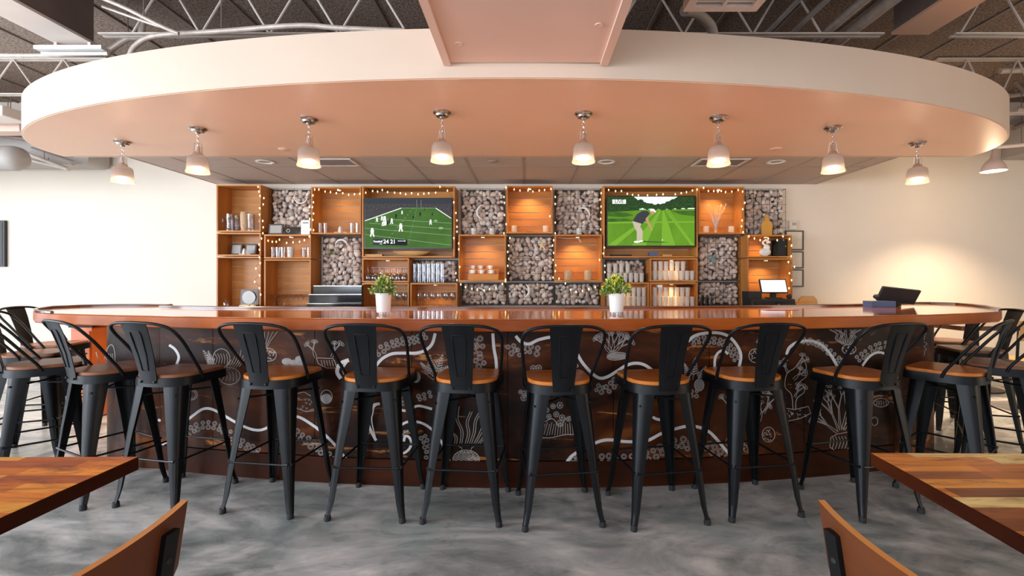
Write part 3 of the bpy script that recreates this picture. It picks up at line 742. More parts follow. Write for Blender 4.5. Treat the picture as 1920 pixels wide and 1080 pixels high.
# coral in a net
for a in (2.2, 1.8, 1.4, 1.0, .7): K.branch(1147+(1.5-a)*4, 662, a, 19, 2, 1.1, .35)
K.blob(1157, 668, 19, 7, 'net', -.1)
for x, y, a, L in ((1295, 715, 1.9, 36), (1299, 712, 1.45, 42), (1306, 715, 1.0, 34)): K.frond(x, y, a, L)
K.blob(1311, 722, 9, 11, 'stripe'); K.suckers([(1290, 738), (1312, 738)], 4, 2)
# small basket star, branch coral, ball
K.star(1415, 666, 10); K.ring(1416, 667, 12, 1.2, 13); K.frond(1422, 652, 1.4, 28)
K.branch(1370, 775, 1.9, 16, 2); K.branch(1432, 775, 1.1, 18, 2); K.branch(1424, 790, 1.3, 16, 2); K.blob(1441, 815, 12, 14, 'dots'); K.ring(1368, 829, 7, 1.1, 9); K.blob(1402, 838, 9, 10, 'dots')
# hand coral on a dotted rock
K.sp([(1487, 768), (1484, 740), (1472, 725), (1476, 700), (1490, 690), (1505, 672), (1512, 690), (1502, 702), (1512, 706), (1500, 716), (1492, 730), (1505, 722), (1508, 735), (1494, 748), (1492, 768)], 1.2, m=1)
for x, y, a in ((1496, 690, 1.0), (1488, 712, .8), (1490, 745, 1.1), (1478, 700, 2.0), (1456, 745, 2.6)): K.branch(x, y, a, 13, 2, 1.1, .5)
K.line([(1462, 772), (1470, 765), (1490, 768), (1516, 762), (1520, 775), (1500, 785), (1474, 790), (1463, 784)], 1.2, True, m=1)
for k in range(22): K.ring(random.uniform(1468, 1514), random.uniform(769, 784), .9, .8, n=5)
# tall twig tree in a striped shell
for x, y, a, L in ((1573, 808, 1.95, 34), (1576, 806, 1.65, 40), (1580, 806, 1.35, 40), (1571, 812, 2.5, 26), (1582, 806, 1.05, 30)): K.branch(x, y, a, L, 2, 1.5, .38)
K.line([(1558, 820), (1570, 814), (1600, 808), (1606, 820), (1598, 838), (1572, 850), (1556, 838)], 1.4, True, m=1)
for k in range(7): K.sp([(1560+k*6, 818), (1564+k*6, 828), (1560+k*6, 842)], 1.2, m=1)
# octopus
K.blob(1592, 655, 13, 9, 'dots')
for k in range(8):
    b = -1+k*2/7
    for q in (-1.5, 1.5): K.sp([(1590+b*8+q, 646), (1590+b*22+q, 636), (1590+b*20+6*math.sin(k*2)+q, 626), (1590+b*34+q, 618)], 1, m=1)
K.blob(1652, 755, 14, 8, 'curl'); K.suckers([(1644, 738), (1660, 740)], 4, 1); K.ring(1640, 790, 6, 1.1, 8); K.blob(1695, 800, 12, 16, 'dots'); K.frond(1702, 750, 1.8, 22)
for k in range(5): K.sp([(1732+2*math.sin(k*2), 620+k*10), (1736-3*math.sin(k*2), 625+k*10), (1731, 630+k*10)], 1, m=1)
K.blob(205, 680, 10, 34, 'curl', .1); K.blob(222, 700, 8, 24, 'net', -.1); K.sp([(180, 660), (186, 690), (182, 716)], 1.6, m=1)
drawing = K.mb.build('painted_drawing', ['paint_line', 'paint_thin'], bar, smooth=False)

# ------------------------------------------------------------------ back counter and crates
DF, DB = 5.95, YB-.012
zc0 = PZ(577, DF)
t = thing('back_counter', (0, 5.9, 0), 'low black counter under the crate wall behind the bar', 'counter')
MB().box(PX(395, 5.7), PX(1515, 5.7), 5.66, YB-.01, zc0-.035, zc0-.001).build('worktop', 'counter', t, smooth=False, bevel=.003)
for k in range(8):
    a = PX(397, 5.7)+k*(PX(1513, 5.7)-PX(397, 5.7))/8; b = a+(PX(1513, 5.7)-PX(397, 5.7))/8
    MB().box(a+.004, b-.004, 5.72, 5.75, .10, zc0-.04).build('door', 'plinth', t, smooth=False)
MB().box(PX(397, 5.7), PX(1513, 5.7), 5.751, YB-.01, .02, zc0-.036).build('carcass', 'plinth', t, smooth=False)
BT = .018
def crate(x0, x1, y0, y1, label, slats=6, df=DF):
    X0, X1, Z0, Z1 = PX(x0, df)+.001, PX(x1, df)-.001, PZ(y1, df)+.001, PZ(y0, df)-.001
    if y1 >= 576: Z0 = zc0+.0005
    t = thing('wooden_crate', ((X0+X1)/2, (df+DB)/2, Z0), label, 'crate', 'stacked wooden crates')
    MB().box(X0, X1, df, DB, Z1-BT, Z1).build('top_board', 'crate', t, smooth=False, bevel=.002)
    MB().box(X0, X1, df, DB, Z0, Z0+BT).build('bottom_board', 'crate', t, smooth=False, bevel=.002)
    for a, b in ((X0, X0+BT), (X1-BT, X1)): MB().box(a, b, df+.001, DB, Z0+BT, Z1-BT).build('side_board', 'crate_v', t, smooth=False)
    mb = MB(); h = (Z1-Z0-2*BT)/slats
    for k in range(slats): mb.box(X0+BT, X1-BT, DB-.012, DB-.001, Z0+BT+k*h+.004, Z0+BT+(k+1)*h-.004)
    mb.build('back_slats', 'crate', t, smooth=False)
    return X0, X1, Z0+BT, Z1-BT
cr = {}
def CR(key, *a, **k): cr[key] = crate(*a, **k)
CR('a1', 405.5, 489, 346, 435, 'topmost crate of the far left column holding beer mugs')
CR('a2', 405.5, 489, 436, 480, 'low crate in the far left column holding two plaques', slats=3)
CR('a3', 405.5, 489, 481, 577, 'bottom crate of the far left column with the round-faced award')
CR('b2', 495, 583, 439.5, 485, 'low crate with a few tumblers, right of the plaques crate', slats=3)
CR('b3', 495, 583, 486, 577, 'bottom crate holding martini glasses beside the black tiered stand')
CR('c1', 583, 677, 350, 439, 'top crate with two pairs of tumblers, left of the football television')
CR('d1', 678.5, 852.5, 348.5, 483, 'wide crate framing the football television', slats=9)
CR('d2', 678.5, 767, 484, 529.5, 'low crate packed with upside-down wine glasses under the football television', slats=3)
CR('d3', 678.5, 767, 530.5, 577, 'bottom crate behind the pale green potted plant', slats=3)
CR('e3', 769, 857.5, 530.5, 577, 'bottom crate with balloon wine glasses, left of the low pebble panels', slats=3)
CR('f2', 859.5, 948.5, 439.5, 528, 'crate with white coffee cups on a small riser')
CR('g1', 949, 1036.5, 348, 437.5, 'top centre crate lit warm with two candle jars')
CR('h2', 1040, 1129, 439.5, 528, 'warm lit crate holding two sand-coloured jars')
CR('i1', 1131, 1308.5, 348.5, 483, 'wide crate framing the golf television', slats=9)
CR('j2', 1218.5, 1308.5, 484, 528, 'low crate with stacked plastic cups right under the golf television', slats=3)
CR('i3', 1131, 1217.5, 529.5, 577, 'bottom crate of plastic cups behind the yellow potted plant', slats=3)
CR('j3', 1218.5, 1308.5, 529.5, 577, 'brightly lit bottom crate of plastic cups right of the yellow plant', slats=3)
CR('k1', 1309.5, 1396, 350, 438.5, 'top crate with a twig vase between two candles')
CR('l2', 1401, 1485, 440, 483, 'low crate at the far right with a white shell sculpture', slats=3)
CR('l3', 1401, 1486, 484, 577, 'bottom crate at the far right behind the cash register screen')

# gabions: wire cages of river stones on the wall
stone_me = []
for v in range(10):
    rnd = random.Random(40+v); mb = MB(); mb.ball((0, 0, 0), (1, .8, rnd.uniform(.74, 1.0)), 12, 8)
    mb.v = [tuple(c*(1+.10*math.sin(3*p[0]+v)*math.cos(2*p[2]-v)) for c in p) for p in mb.v]
    o = mb.build('stone', 'stone%d' % (v % 5)); stone_me.append(o.data); bpy.data.objects.remove(o)
DG = 6.125
def gabion(x0, x1, y0, y1, label, lo=None):
    X0, X1, Z0, Z1 = PX(x0, DG), PX(x1, DG), PZ(y1, DG), PZ(y0, DG)
    if lo is not None: Z0 = lo
    t = thing('pebble_cage_panel', ((X0+X1)/2, DG, Z0), label, 'stone panel', 'wire cages filled with river stones')
    MB().box(X0, X1, DB-.03, DB, Z0, Z1).build('back_board', 'stone_back', t, smooth=False)
    w = MB(); n = max(2, round((X1-X0)/.10)); m = max(1, round((Z1-Z0)/.10))
    for k in range(n+1): x = X0+.004+(X1-X0-.008)*k/n; w.box(x-.0017, x+.0017, DG-.002, DG+.002, Z0, Z1)
    for k in range(m+1): z = Z0+.004+(Z1-Z0-.008)*k/m; w.box(X0, X1, DG-.006, DG-.002, z-.0017, z+.0017)
    for k in (0, n):
        x = X0+.004+(X1-X0-.008)*k/n
        for zz in (Z0+.004, Z1-.004): w.box(x-.003, x+.003, DG, DB-.03, zz-.003, zz+.003)
    w.build('wire_mesh', 'wire', t, smooth=False)
    # packed stones: darts with growing separation
    W, H = X1-X0-.012, Z1-Z0-.012; pts = []
    target = min(98, int(W*H/.0036))
    for _ in range(9000):
        r = random.choice((.025, .031, .036, .041, .046)); x, z = random.uniform(r*1.05, W-r*1.05), random.uniform(r*1.08, H-r*1.08)
        if all((x-a)**2+((z-b)*1.08)**2 > ((r+c)*.86)**2 for a, b, c in pts): pts.append((x, z, r))
        if len(pts) >= target: break
    for x, z, r in pts:
        o = bpy.data.objects.new('stone', random.choice(stone_me)); C.objects.link(o); o.parent = t
        o.location = (X0+.006+x-t.location.x, random.uniform(.046, .056), Z0+.006+z-t.location.z)
        o.rotation_euler = (random.uniform(-.3, .3), random.uniform(-1.5, 1.5), random.uniform(-.3, .3)); q = r*1.10
        o.scale = (q*1.12, q*.85, q*.98)
    f = MB()
    for _ in range(int(W*H/.0016)):
        r = random.uniform(.020, .028); f.ball((X0+random.uniform(.025, W-.02), DB-.038, Z0+random.uniform(.025, H-.02)), (r, .012, r*.85), 8, 5, random.randrange(2))
    f.build('small_stones', ['stone3', 'stone1'], t)['kind'] = 'stuff'
    return X0, X1, Z0, Z1
def ztop(k): return cr[k][3]+BT+.003
gabion(504.5, 583, 353.5, 438, 'pebble cage with a pale ring, above the tumblers crate', ztop('b2'))
gabion(600, 676.5, 442, 576, 'pebble cage with a ring and green sprig above the black tiered stand', zc0+.0005)
gabion(773.5, 856, 487, 528.5, 'pebble cage behind the stacked highball glasses', ztop('e3'))
gabion(863, 946, 353.5, 438, 'top pebble cage with a crescent, right of the football television', ztop('f2'))
gabion(951, 1038, 442, 527.5, 'pebble cage with a sandy starfish under the top centre crate')
gabion(1041, 1127, 353.5, 438, 'top pebble cage with a crescent, left of the golf television', ztop('h2'))
gabion(864, 950, 530.5, 573, 'low pebble cage under the coffee cups crate')
gabion(952, 1038.5, 529.5, 573, 'low pebble cage with a white crescent, centre of the lowest row')
gabion(1040.5, 1126.5, 530.5, 573, 'low pebble cage under the sand-jar crate')
gabion(1137, 1211, 486, 527, 'pebble cage behind plastic cups under the golf television', ztop('i3'))
gabion(1311, 1388, 442, 527, 'pebble cage with a blue starfish')
gabion(1310, 1388, 528.5, 573, 'low pebble cage at the right, behind small dark bottles')
gabion(1397, 1473.5, 354, 438, 'pebble cage at the top right with the amber board leaning on it', ztop('l2'))

# ornaments fixed to the cages
def crescent(px, py, r, a0, a1, label, mat='shell_pale', w=.014, d=DG-.0185):
    n = 14; path = [(PX(px, d)+r*math.cos(R(a0+(a1-a0)*i/n)), d, PZ(py, d)+r*math.sin(R(a0+(a1-a0)*i/n))) for i in range(n+1)]
    rr = [max(.002, w*math.sin(math.pi*i/n)**.6) for i in range(n+1)] if a1-a0 < 350 else w*.6
    tag(MB().tube(path, rr, 8).build('shell_crescent', mat), label, 'shell ornament', 'pale rings and crescents on the pebble cages')
crescent(564, 369, .085, 130, 410, 'pale open ring on the top left pebble cage', w=.009)
crescent(640, 461, .08, 10, 170, 'pale arch above the green sprig')
crescent(909, 398, .10, 95, 265, 'thin crescent on the pebble cage beside the football television')
crescent(1093, 402, .085, -30, 140, 'grey crescent on the pebble cage beside the golf television')
crescent(978, 545, .10, -70, 60, 'bold white crescent in the lowest row centre', w=.016)
crescent(898, 552, .08, 10, 120, 'white curl in the low pebble cage under the coffee cups')
crescent(1338, 482, .10, 60, 140, 'beige arch above the blue starfish')
crescent(835, 505, .09, 190, 300, 'white curl right of the stacked highball glasses')
def starfish(px, py, r, label, mat, rot=.3, d=DG-.014):
    mb = MB(); c = (PX(px, d), PZ(py, d)); pts = [(c[0]+(r if i % 2 == 0 else r*.35)*math.cos(rot+i*math.pi/5), c[1]+(r if i % 2 == 0 else r*.35)*math.sin(rot+i*math.pi/5)) for i in range(10)]
    vs = [(a, d+.008, b) for a, b in pts]+[(c[0], d-.008, c[1])]+[(c[0], d+.009, c[1])]
    mb.add(vs, [(i, (i+1) % 10, 10) for i in range(10)]+[((i+1) % 10, i, 11) for i in range(10)])
    tag(mb.build('starfish', mat, smooth=False), label, 'starfish')
starfish(1017, 460, .072, 'sandy starfish on the centre pebble cage', 'sand')
starfish(1337, 485, .068, 'blue-grey starfish on the right pebble cage', 'teal', .9)
starfish(620, 475, .04, 'small green sprig-like starfish on the pebble cage', 'leaf1', .6)

# televisions
def tv(x0, x1, y0, y1, d, label):
    X0, X1, Z0, Z1 = PX(x0, d), PX(x1, d), PZ(y1, d), PZ(y0, d)
    t = thing('television', ((X0+X1)/2, d, Z0), label, 'television', 'wall televisions')
    MB().box(X0, X1, d, d+.04, Z0, Z1).build('casing', 'screen_black', t, smooth=False, bevel=.003)
    MB().box((X0+X1)/2-.15, (X0+X1)/2+.15, d+.04, DB-.013, (Z0+Z1)/2-.12, (Z0+Z1)/2+.12).build('wall_mount', 'black_metal', t, smooth=False)
    return t, X0+.012, X1-.012, Z0+.018, Z1-.012
def screen_em(name, stops, scale=8, st=(1, 1, 1), s=.85, dist=0, detail=5):
    m, nt, b = newmat(name); n = noise(nt, scale, detail, .65, dist, st)
    c = ramp(nt, n.outputs[0], stops); nt.links.new(c, b.inputs['Emission Color']); b.inputs['Emission Strength'].default_value = s
    b.inputs['Base Color'].default_value = (.01, .01, .01, 1); b.inputs['Roughness'].default_value = .5; b.inputs['Specular IOR Level'].default_value = .05; return m
class Pic:
    """flat picture shown by a screen; u,v in 0..1, top-left origin"""
    def __init__(s, X0, X1, Z0, Z1, d): s.b = (X0, X1, Z0, Z1, d); s.mb = MB(); s.k = 0
    def poly(s, pts, m, lift=None):
        X0, X1, Z0, Z1, d = s.b; s.k += 1; y = d-.0006-s.k*.00002 if lift is None else d-lift
        s.mb.add([(X0+(X1-X0)*min(max(u, 0), 1), y, Z1-(Z1-Z0)*min(max(v, 0), 1)) for u, v in pts], [tuple(range(len(pts)))], m)
    def line(s, a, b, w, m):
        dx, dy = b[0]-a[0], (b[1]-a[1])*.57; L = math.hypot(dx, dy) or 1; nx, ny = -dy/L*w/2, dx/L*w/2/.57
        s.poly([(a[0]+nx, a[1]+ny), (b[0]+nx, b[1]+ny), (b[0]-nx, b[1]-ny), (a[0]-nx, a[1]-ny)], m)
    def ell(s, u, v, r, m, ry=None, n=10):
        ry = ry or r/.57; s.poly([(u+r*math.cos(2*math.pi*i/n), v+ry*math.sin(2*math.pi*i/n)) for i in range(n)], m)
t, X0, X1, Z0, Z1 = tv(682.5, 848, 371, 467, 5.93, 'left television showing an American football game with the score 24 to 21')
mats = [screen_em('screen_stand', [(.3, (.012, .012, .015)), (.6, (.06, .055, .06)), (.8, (.3, .2, .2))], 60), screen_em('screen_turf', [(.3, (.032, .085, .014)), (.7, (.055, .135, .022))], 3),
        emit('screen_white', (.75, .8, .75), .8), emit('screen_dark', (.012, .015, .02), .6), emit('screen_faint', (.22, .36, .18), .7), emit('screen_night', (.03, .035, .045), .8)]
p = Pic(X0, X1, Z0, Z1, 5.93)
p.poly([(0, 0), (1, 0), (1, .5), (0, .5)], 0); p.poly([(0, 0), (1, 0), (1, .1), (0, .1)], 5); p.poly([(0, .45), (.42, .19), (.82, .19), (1, .40), (1, 1), (0, 1)], 1)
p.line((0, .45), (.42, .19), .009, 2); p.line((.82, .19), (1, .40), .009, 2); p.line((.42, .19), (.82, .19), .004, 4)
for i, (a, b) in enumerate((((0, .60), (1, .75)), ((0, .73), (1, .95)), ((.1, .40), (1, .50)), ((.05, .50), (1, .62)))): p.line(a, b, .0045, 4)
for k in range(12): p.line((.22+k*.03, .92-k*.065), (.232+k*.03, .90-k*.065), .006, 4); p.line((.50+k*.008, .90-k*.06), (.512+k*.008, .885-k*.06), .005, 4)
p.line((.60, .02), (.60, .17), .003, 4); p.line((.65, .02), (.65, .17), .003, 4)
rnd = random.Random(3)
for (u, v, h, m) in ([(.19+.11*rnd.random(), .40+.12*rnd.random(), .09, rnd.choice((2, 2, 3))) for _ in range(10)]+[(.14, .43, .09, 2), (.31, .46, .11, 2), (.36, .36, .09, 3), (.43, .28, .07, 2), (.415, .59, .16, 2), (.085, .69, .17, 2), (.56, .38, .07, 3), (.64, .32, .08, 3), (.76, .48, .10, 2), (.78, .32, .06, 3), (.69, .22, .04, 3)]):
    p.ell(u, v-h*.40, h*.09, 2 if m == 2 else 3); p.poly([(u-h*.12, v-h*.3), (u+h*.12, v-h*.3), (u+h*.10, v+h*.1), (u-h*.10, v+h*.1)], m)
    p.line((u-h*.05, v+h*.1), (u-h*.12, v+h*.5), h*.09, m); p.line((u+h*.05, v+h*.1), (u+h*.12, v+h*.5), h*.09, m)
p.ell(.82, .45, .022, 4, .02); p.ell(.88, .60, .03, 4, .025); p.poly([(.09, .815), (.49, .835), (.49, .955), (.09, .945)], 3)
p.poly([(.09, .82), (.215, .825), (.215, .94), (.09, .94)], 5)
pic = p.mb.build('screen_picture', mats, t, smooth=False)
def U(u, v): return (X0+(X1-X0)*u, 5.93-.004, Z1-(Z1-Z0)*v)
W = M['screen_w2'] = emit('caption_white', (.9, .9, .9), .9)
text_obj('24', 'score_text', .070, U(.245, .88), W, t, extrude=.0004); text_obj('21', 'score_text', .070, U(.325, .88), W, t, extrude=.0004)
text_obj('Football', 'caption_text', .034, U(.152, .875), W, t, extrude=.0004); text_obj('LIVE', 'caption_text', .015, U(.185, .925), W, t, extrude=.0004)
text_obj('4TH & 6  8:28', 'caption_text', .017, U(.425, .865), W, t, extrude=.0004)
t, X0, X1, Z0, Z1 = tv(1137.5, 1304, 367, 463, 5.93, 'right television showing a golfer putting, with a LIVE tag')
X1 -= 0
mats = [screen_em('screen_fairway', [(.3, (.085, .21, .012)), (.7, (.14, .33, .02))], 2.5, (1, 1, .5), .72), screen_em('screen_trees', [(.35, (.006, .022, .006)), (.65, (.03, .075, .018))], 40), emit('screen_sky', (.75, .82, .88), .9),
        emit('golf_shirt', (.035, .038, .045), .8), emit('golf_skin', (.42, .22, .13), .8), emit('golf_trousers', (.42, .37, .28), .8), emit('golf_white', (.85, .85, .85), .9), screen_em('screen_tree_shadow', [(.3, (.02, .07, .008)), (.7, (.05, .14, .014))], 9),
        emit('fairway_light', (.16, .35, .03), .72)]
p = Pic(X0, X1, Z0, Z1, 5.93)
p.poly([(0, 0), (1, 0), (1, .3), (0, .3)], 2); p.poly([(0, .27), (1, .25), (1, 1), (0, 1)], 0)
for k in range(5): p.poly([(.60+k*.03-.03, .27), (.60+k*.03-.015, .27), (.1+k*.34, 1), (-.06+k*.34, 1)], 8)
p.poly([(0, .52), (1, .50), (1, .53), (0, .55)], 8)
top = [(0, 0), (.30, 0), (.33, .04), (.37, .10), (.38, .20), (.36, .28)]; p.poly(top+[(0, .32)], 1)
for k in range(16): p.ell(.02+k*.024, .05+.02*math.sin(k*2)+k*.006, .04, 1)
for k in range(22): u = .38+k*.025; p.ell(u, .215-.015*math.sin(k*1.7)-abs(u-.62)*.10, .026, 1, .06)
for u, v, r in ((.70, .17, .05), (.76, .14, .06), (.83, .12, .08), (.90, .08, .10), (.97, .05, .12), (.64, .19, .035), (.46, .19, .04), (.42, .17, .04)): p.ell(u, v, r, 1, r*1.6)
p.poly([(0, .30), (.22, .33), (.30, .38), (.18, .42), (0, .40)], 7); p.poly([(0, .45), (.2, .45), (.30, .49), (0, .52)], 7); p.poly([(.72, .29), (1, .29), (1, .40), (.85, .37)], 7)
p.poly([(.38, .90), (.60, .92), (.72, .935), (.60, .945), (.36, .93)], 7)
p.poly([(.285, .50), (.39, .54), (.375, .62), (.385, .70), (.37, .90), (.335, .90), (.335, .72), (.30, .60)], 5); p.poly([(.37, .60), (.405, .70), (.40, .90), (.375, .90)], 5)
p.poly([(.30, .46), (.335, .36), (.40, .29), (.455, .29), (.485, .34), (.46, .40), (.445, .47), (.40, .56), (.29, .50)], 3)
p.poly([(.435, .45), (.465, .40), (.475, .52), (.51, .64), (.50, .665), (.455, .55)], 4); p.ell(.505, .67, .012, 4)
p.ell(.515, .315, .026, 4, .05); p.poly([(.485, .29), (.50, .25), (.53, .25), (.55, .29), (.555, .33), (.53, .30)], 6); p.ell(.335, .925, .035, 6, .02); p.ell(.385, .91, .025, 6, .016); p.ell(.63, .885, .006, 6)
p.poly([(.055, .06), (.21, .06), (.21, .145), (.055, .145)], 6)
p.mb.build('screen_picture', mats, t, smooth=False)
text_obj('LIVE', 'caption_text', .062, (X0+(X1-X0)*.1325, 5.926, Z1-(Z1-Z0)*.1025), M['screen_black'], t, extrude=.0004)

# ------------------------------------------------------------------ glassware and small things
def place_row(proto, n, xa, xb, y, z, labels, group, jit=.0004, rz=0):
    """n copies between picture-independent metre positions xa..xb"""
    out = []
    for i in range(n):
        x = xa+(xb-xa)*(i/(n-1) if n > 1 else .5)
        lb = labels if isinstance(labels, str) else labels[i]
        out.append(dup(proto, (x+random.uniform(-jit, jit), y+random.uniform(-jit, jit), z), rz+random.random()*.3, lb, group))
    return out
PROTOS = []
def proto(mb, name, mat, cat, parts=()):
    o = mb.build(name, mat); o['category'] = cat
    for n_, pm, mt in parts: pm.build(n_, mt, o)
    PROTOS.append(o); return o
p_wine = proto(MB().lathe([(.001, 0), (.030, .001), (.030, .004), (.004, .010), (.004, .065), (.018, .08), (.034, .11), (.033, .145), (.027, .17), (.026, .17), (.031, .145), (.032, .112), (.016, .084), (.001, .08)], seg=14), 'wine_glass', 'glass', 'wine glass')
p_inv = proto(MB().lathe([(.001, .17), (.030, .169), (.030, .166), (.004, .160), (.004, .105), (.018, .09), (.034, .06), (.033, .025), (.028, 0), (.027, 0), (.031, .025), (.032, .058), (.016, .086), (.001, .09)], seg=14), 'wine_glass', 'glass', 'wine glass')
p_mart = proto(MB().lathe([(.001, 0), (.034, .001), (.034, .004), (.004, .010), (.004, .085), (.052, .145), (.050, .145), (.001, .09)], seg=16), 'martini_glass', 'glass', 'martini glass')
p_tumb = proto(MB().lathe([(.001, 0), (.026, .001), (.031, .13), (.029, .13), (.025, .012), (.001, .012)], seg=14), 'tumbler', 'glass', 'glass')
p_cup = proto(MB().lathe([(.001, 0), (.024, .001), (.030, .115), (.032, .118), (.029, .118), (.023, .006), (.001, .006)], seg=14), 'plastic_cup', 'plastic', 'cup')
p_high = proto(MB().lathe([(.001, 0), (.024, .001), (.029, .12), (.027, .12), (.023, .010), (.001, .010)], seg=14), 'highball_glass', 'glass', 'glass')
mh = MB().tube(spline([(.042, 0, .17), (.085, 0, .165), (.095, 0, .11), (.085, 0, .055), (.042, 0, .045)], 5), .007, 8)
p_mug = proto(MB().lathe([(.001, 0), (.046, .002), (.048, .02), (.044, .03), (.044, .20), (.046, .215), (.042, .215), (.040, .03), (.001, .025)], seg=20), 'beer_mug', 'glass', 'mug', [('handle', mh, 'glass')])
ch = MB().tube(spline([(.030, 0, .038), (.047, 0, .036), (.046, 0, .018), (.024, 0, .012)], 4), .0035, 6)
cs = MB().lathe([(.001, -.004), (.03, -.003), (.056, .006), (.056, .008), (.03, 0), (.001, 0)], seg=20)
p_cof = proto(MB().lathe([(.001, 0), (.018, 0), (.026, .012), (.036, .047), (.034, .047), (.024, .014), (.001, .006)], seg=20), 'coffee_cup', 'white', 'cup', [('handle', ch, 'white')])
p_cofs = proto(MB().lathe([(.001, 0), (.018, 0), (.026, .012), (.036, .047), (.034, .047), (.024, .014), (.001, .006)], seg=20), 'coffee_cup', 'white', 'cup', [('handle', ch, 'white'), ('saucer', cs, 'white')])
p_candle = proto(MB().lathe([(.001, 0), (.034, 0), (.036, .004), (.036, .082), (.033, .084), (.031, .06), (.001, .06)], seg=20), 'candle_jar', 'wax', 'candle', [('wick', MB().tube([(0, 0, .06), (0, 0, .07)], .002, 5), 'rubber')])
def shelf_y(k=0): return 6.05+k*.06
def fl(k): return cr[k][2]+.001
# beer mugs
a = dup(p_mug, (PX(431, 6.02), 6.02, fl('a1')), 3.14, 'left beer mug in the far left top crate, handle to the left'); a['group'] = 'beer mugs'
dup(p_mug, (PX(473, 6.05), 6.02, fl('a1')), .6, 'beer mug right of the orange patterned glass', 'beer mugs')
dup(p_mug, (PX(439, 6.1), 6.165, fl('a1')), 2.9, 'beer mug behind the left one in the far left top crate', 'beer mugs')
put(MB().lathe([(.001, 0), (.045, 0), (.040, .03), (.048, .05), (.052, .20), (.046, .24), (.044, .24), (.048, .2), (.001, .06)], seg=20), 'patterned_glass', 'textured_jar', (PX(457, 6.0), 6.02, fl('a1')), 'tall orange patterned glass between the beer mugs', 'glass')
# plaques and the like
def panel_thing(name, x0, x1, y0, y1, d, frame, face, label, cat, lean=.12, z=None, b=.018, extra=None, group=None):
    X0, X1 = PX(x0, d), PX(x1, d); H = (y1-y0)*d/F; z = (PZ(y1, d) if z is None else z)+.014*math.sin(lean)+.0005
    t = thing(name, ((X0+X1)/2, d, z), label, cat, group, world=False)
    rot = Matrix.Rotation(-lean, 3, 'X'); w = (X1-X0)/2
    MB().box(-w, w, 0, .014, 0, H, rot=rot, piv=(0, 0, 0)).build('frame', frame, t, smooth=False)
    MB().box(-w+b, w-b, -.002, -.0003, b, H-b, rot=rot, piv=(0, 0, 0)).build('face', face, t, smooth=False)
    if extra: extra(t, rot, w, H)
    return t
panel_thing('plaque', 432, 453, 455, 476, 6.1, 'frame_dark', 'silver', 'left plaque in the far left low crate', 'plaque', z=fl('a2'))
panel_thing('plaque', 459, 480, 455, 476, 6.12, 'frame_dark', 'silver', 'right plaque in the far left low crate', 'plaque', z=fl('a2'))
panel_thing('plaque', 503, 530, 417, 437, 6.0, 'frame_dark', 'silver', 'silver-faced plaque on the crate left of the black sign', 'plaque', z=ztop('b2'))
def ex(t, rot, w, H):
    MB().lathe([(.018, -.004), (.022, -.004), (.022, -.002), (.018, -.002), (.018, -.004)], (-w*.55, 0, H*.5), 18, axis='y').build('ring_logo', 'white_matt', t)
panel_thing('plaque', 534, 563, 424, 438, 6.0, 'gloss_black', 'gloss_black', 'small black sign with a white ring emblem between two plaques', 'sign', z=ztop('b2'), lean=.05, extra=ex)
def ex(t, rot, w, H):
    for k in range(6): MB().box(-w*.6, w*.5, -.004, -.0022, H*(.25+.11*k), H*(.25+.11*k)+.004, rot=rot, piv=(0, 0, 0)).build('print', 'duct', t, smooth=False) if k == 0 else None
    MB().box(-w*.6, w*.6, -.0045, -.0022, H*.78, H*.84, rot=rot, piv=(0, 0, 0)).build('heading', 'frame_dark', t, smooth=False)
panel_thing('notice', 564, 581, 410, 437, 5.99, 'white_matt', 'white', 'upright white notice card at the end of the plaques', 'notice', z=ztop('b2'), lean=.05, b=.006, extra=ex)
def ex(t, rot, w, H):
    MB().lathe([(.001, -.006), (.085, -.006), (.085, -.0025), (.001, -.0025)], (0, 0, H*.5), 24, axis='y').build('round_face', 'silver', t)
    MB().box(-w, w, -.02, .03, -.0, .012).build('foot', 'gloss_black', t, smooth=False)
panel_thing('award', 450, 484, 536, 567, 6.02, 'girder', 'frame_dark', 'dark square award with a round silver face in the bottom left crate', 'award', z=fl('a3'), lean=.08, extra=ex)
def shell(px, z, d, s, label):
    mb = MB(); mb.lathe([(.001, .075*s), (.012*s, .07*s), (.022*s, .045*s), (.026*s, .02*s), (.03*s, 0), (.001, 0)], seg=12, rib=-.18)
    mb.ball((-.045*s, 0, .008*s), (.02*s, .012*s, .008*s), 8, 5); mb.ball((.05*s, 0, .008*s), (.025*s, .012*s, .008*s), 8, 5)
    put(mb, 'sea_shell', 'shell', (PX(px, d), d, z), label, 'shell')
shell(458, fl('a2'), 6.02, 1.1, 'white shell in front of the plaques'); shell(638, fl('c1'), 6.05, 1.25, 'white shell between two pairs of tumblers')
put(MB().lathe([(.001, 0), (.032, 0), (.036, .04), (.025, .06), (.02, .07), (.03, .075), (.001, .078)], seg=16), 'glass_jar', 'glass', (PX(424, 6.0), 6.0, fl('a3')), 'small glass jar at the left of the bottom left crate', 'jar')
mb = MB()
for k in range(9): mb.ball((-.08+k*.02, random.uniform(-.01, .01), .024+random.uniform(0, .01)), (.026+.006*math.sin(k*2), .022, .02), 8, 5)
put(mb, 'coral_chunk', 'sand', (PX(464, 5.85), 5.85, zc0), 'lumpy tan coral piece lying before the bottom left crate', 'coral')
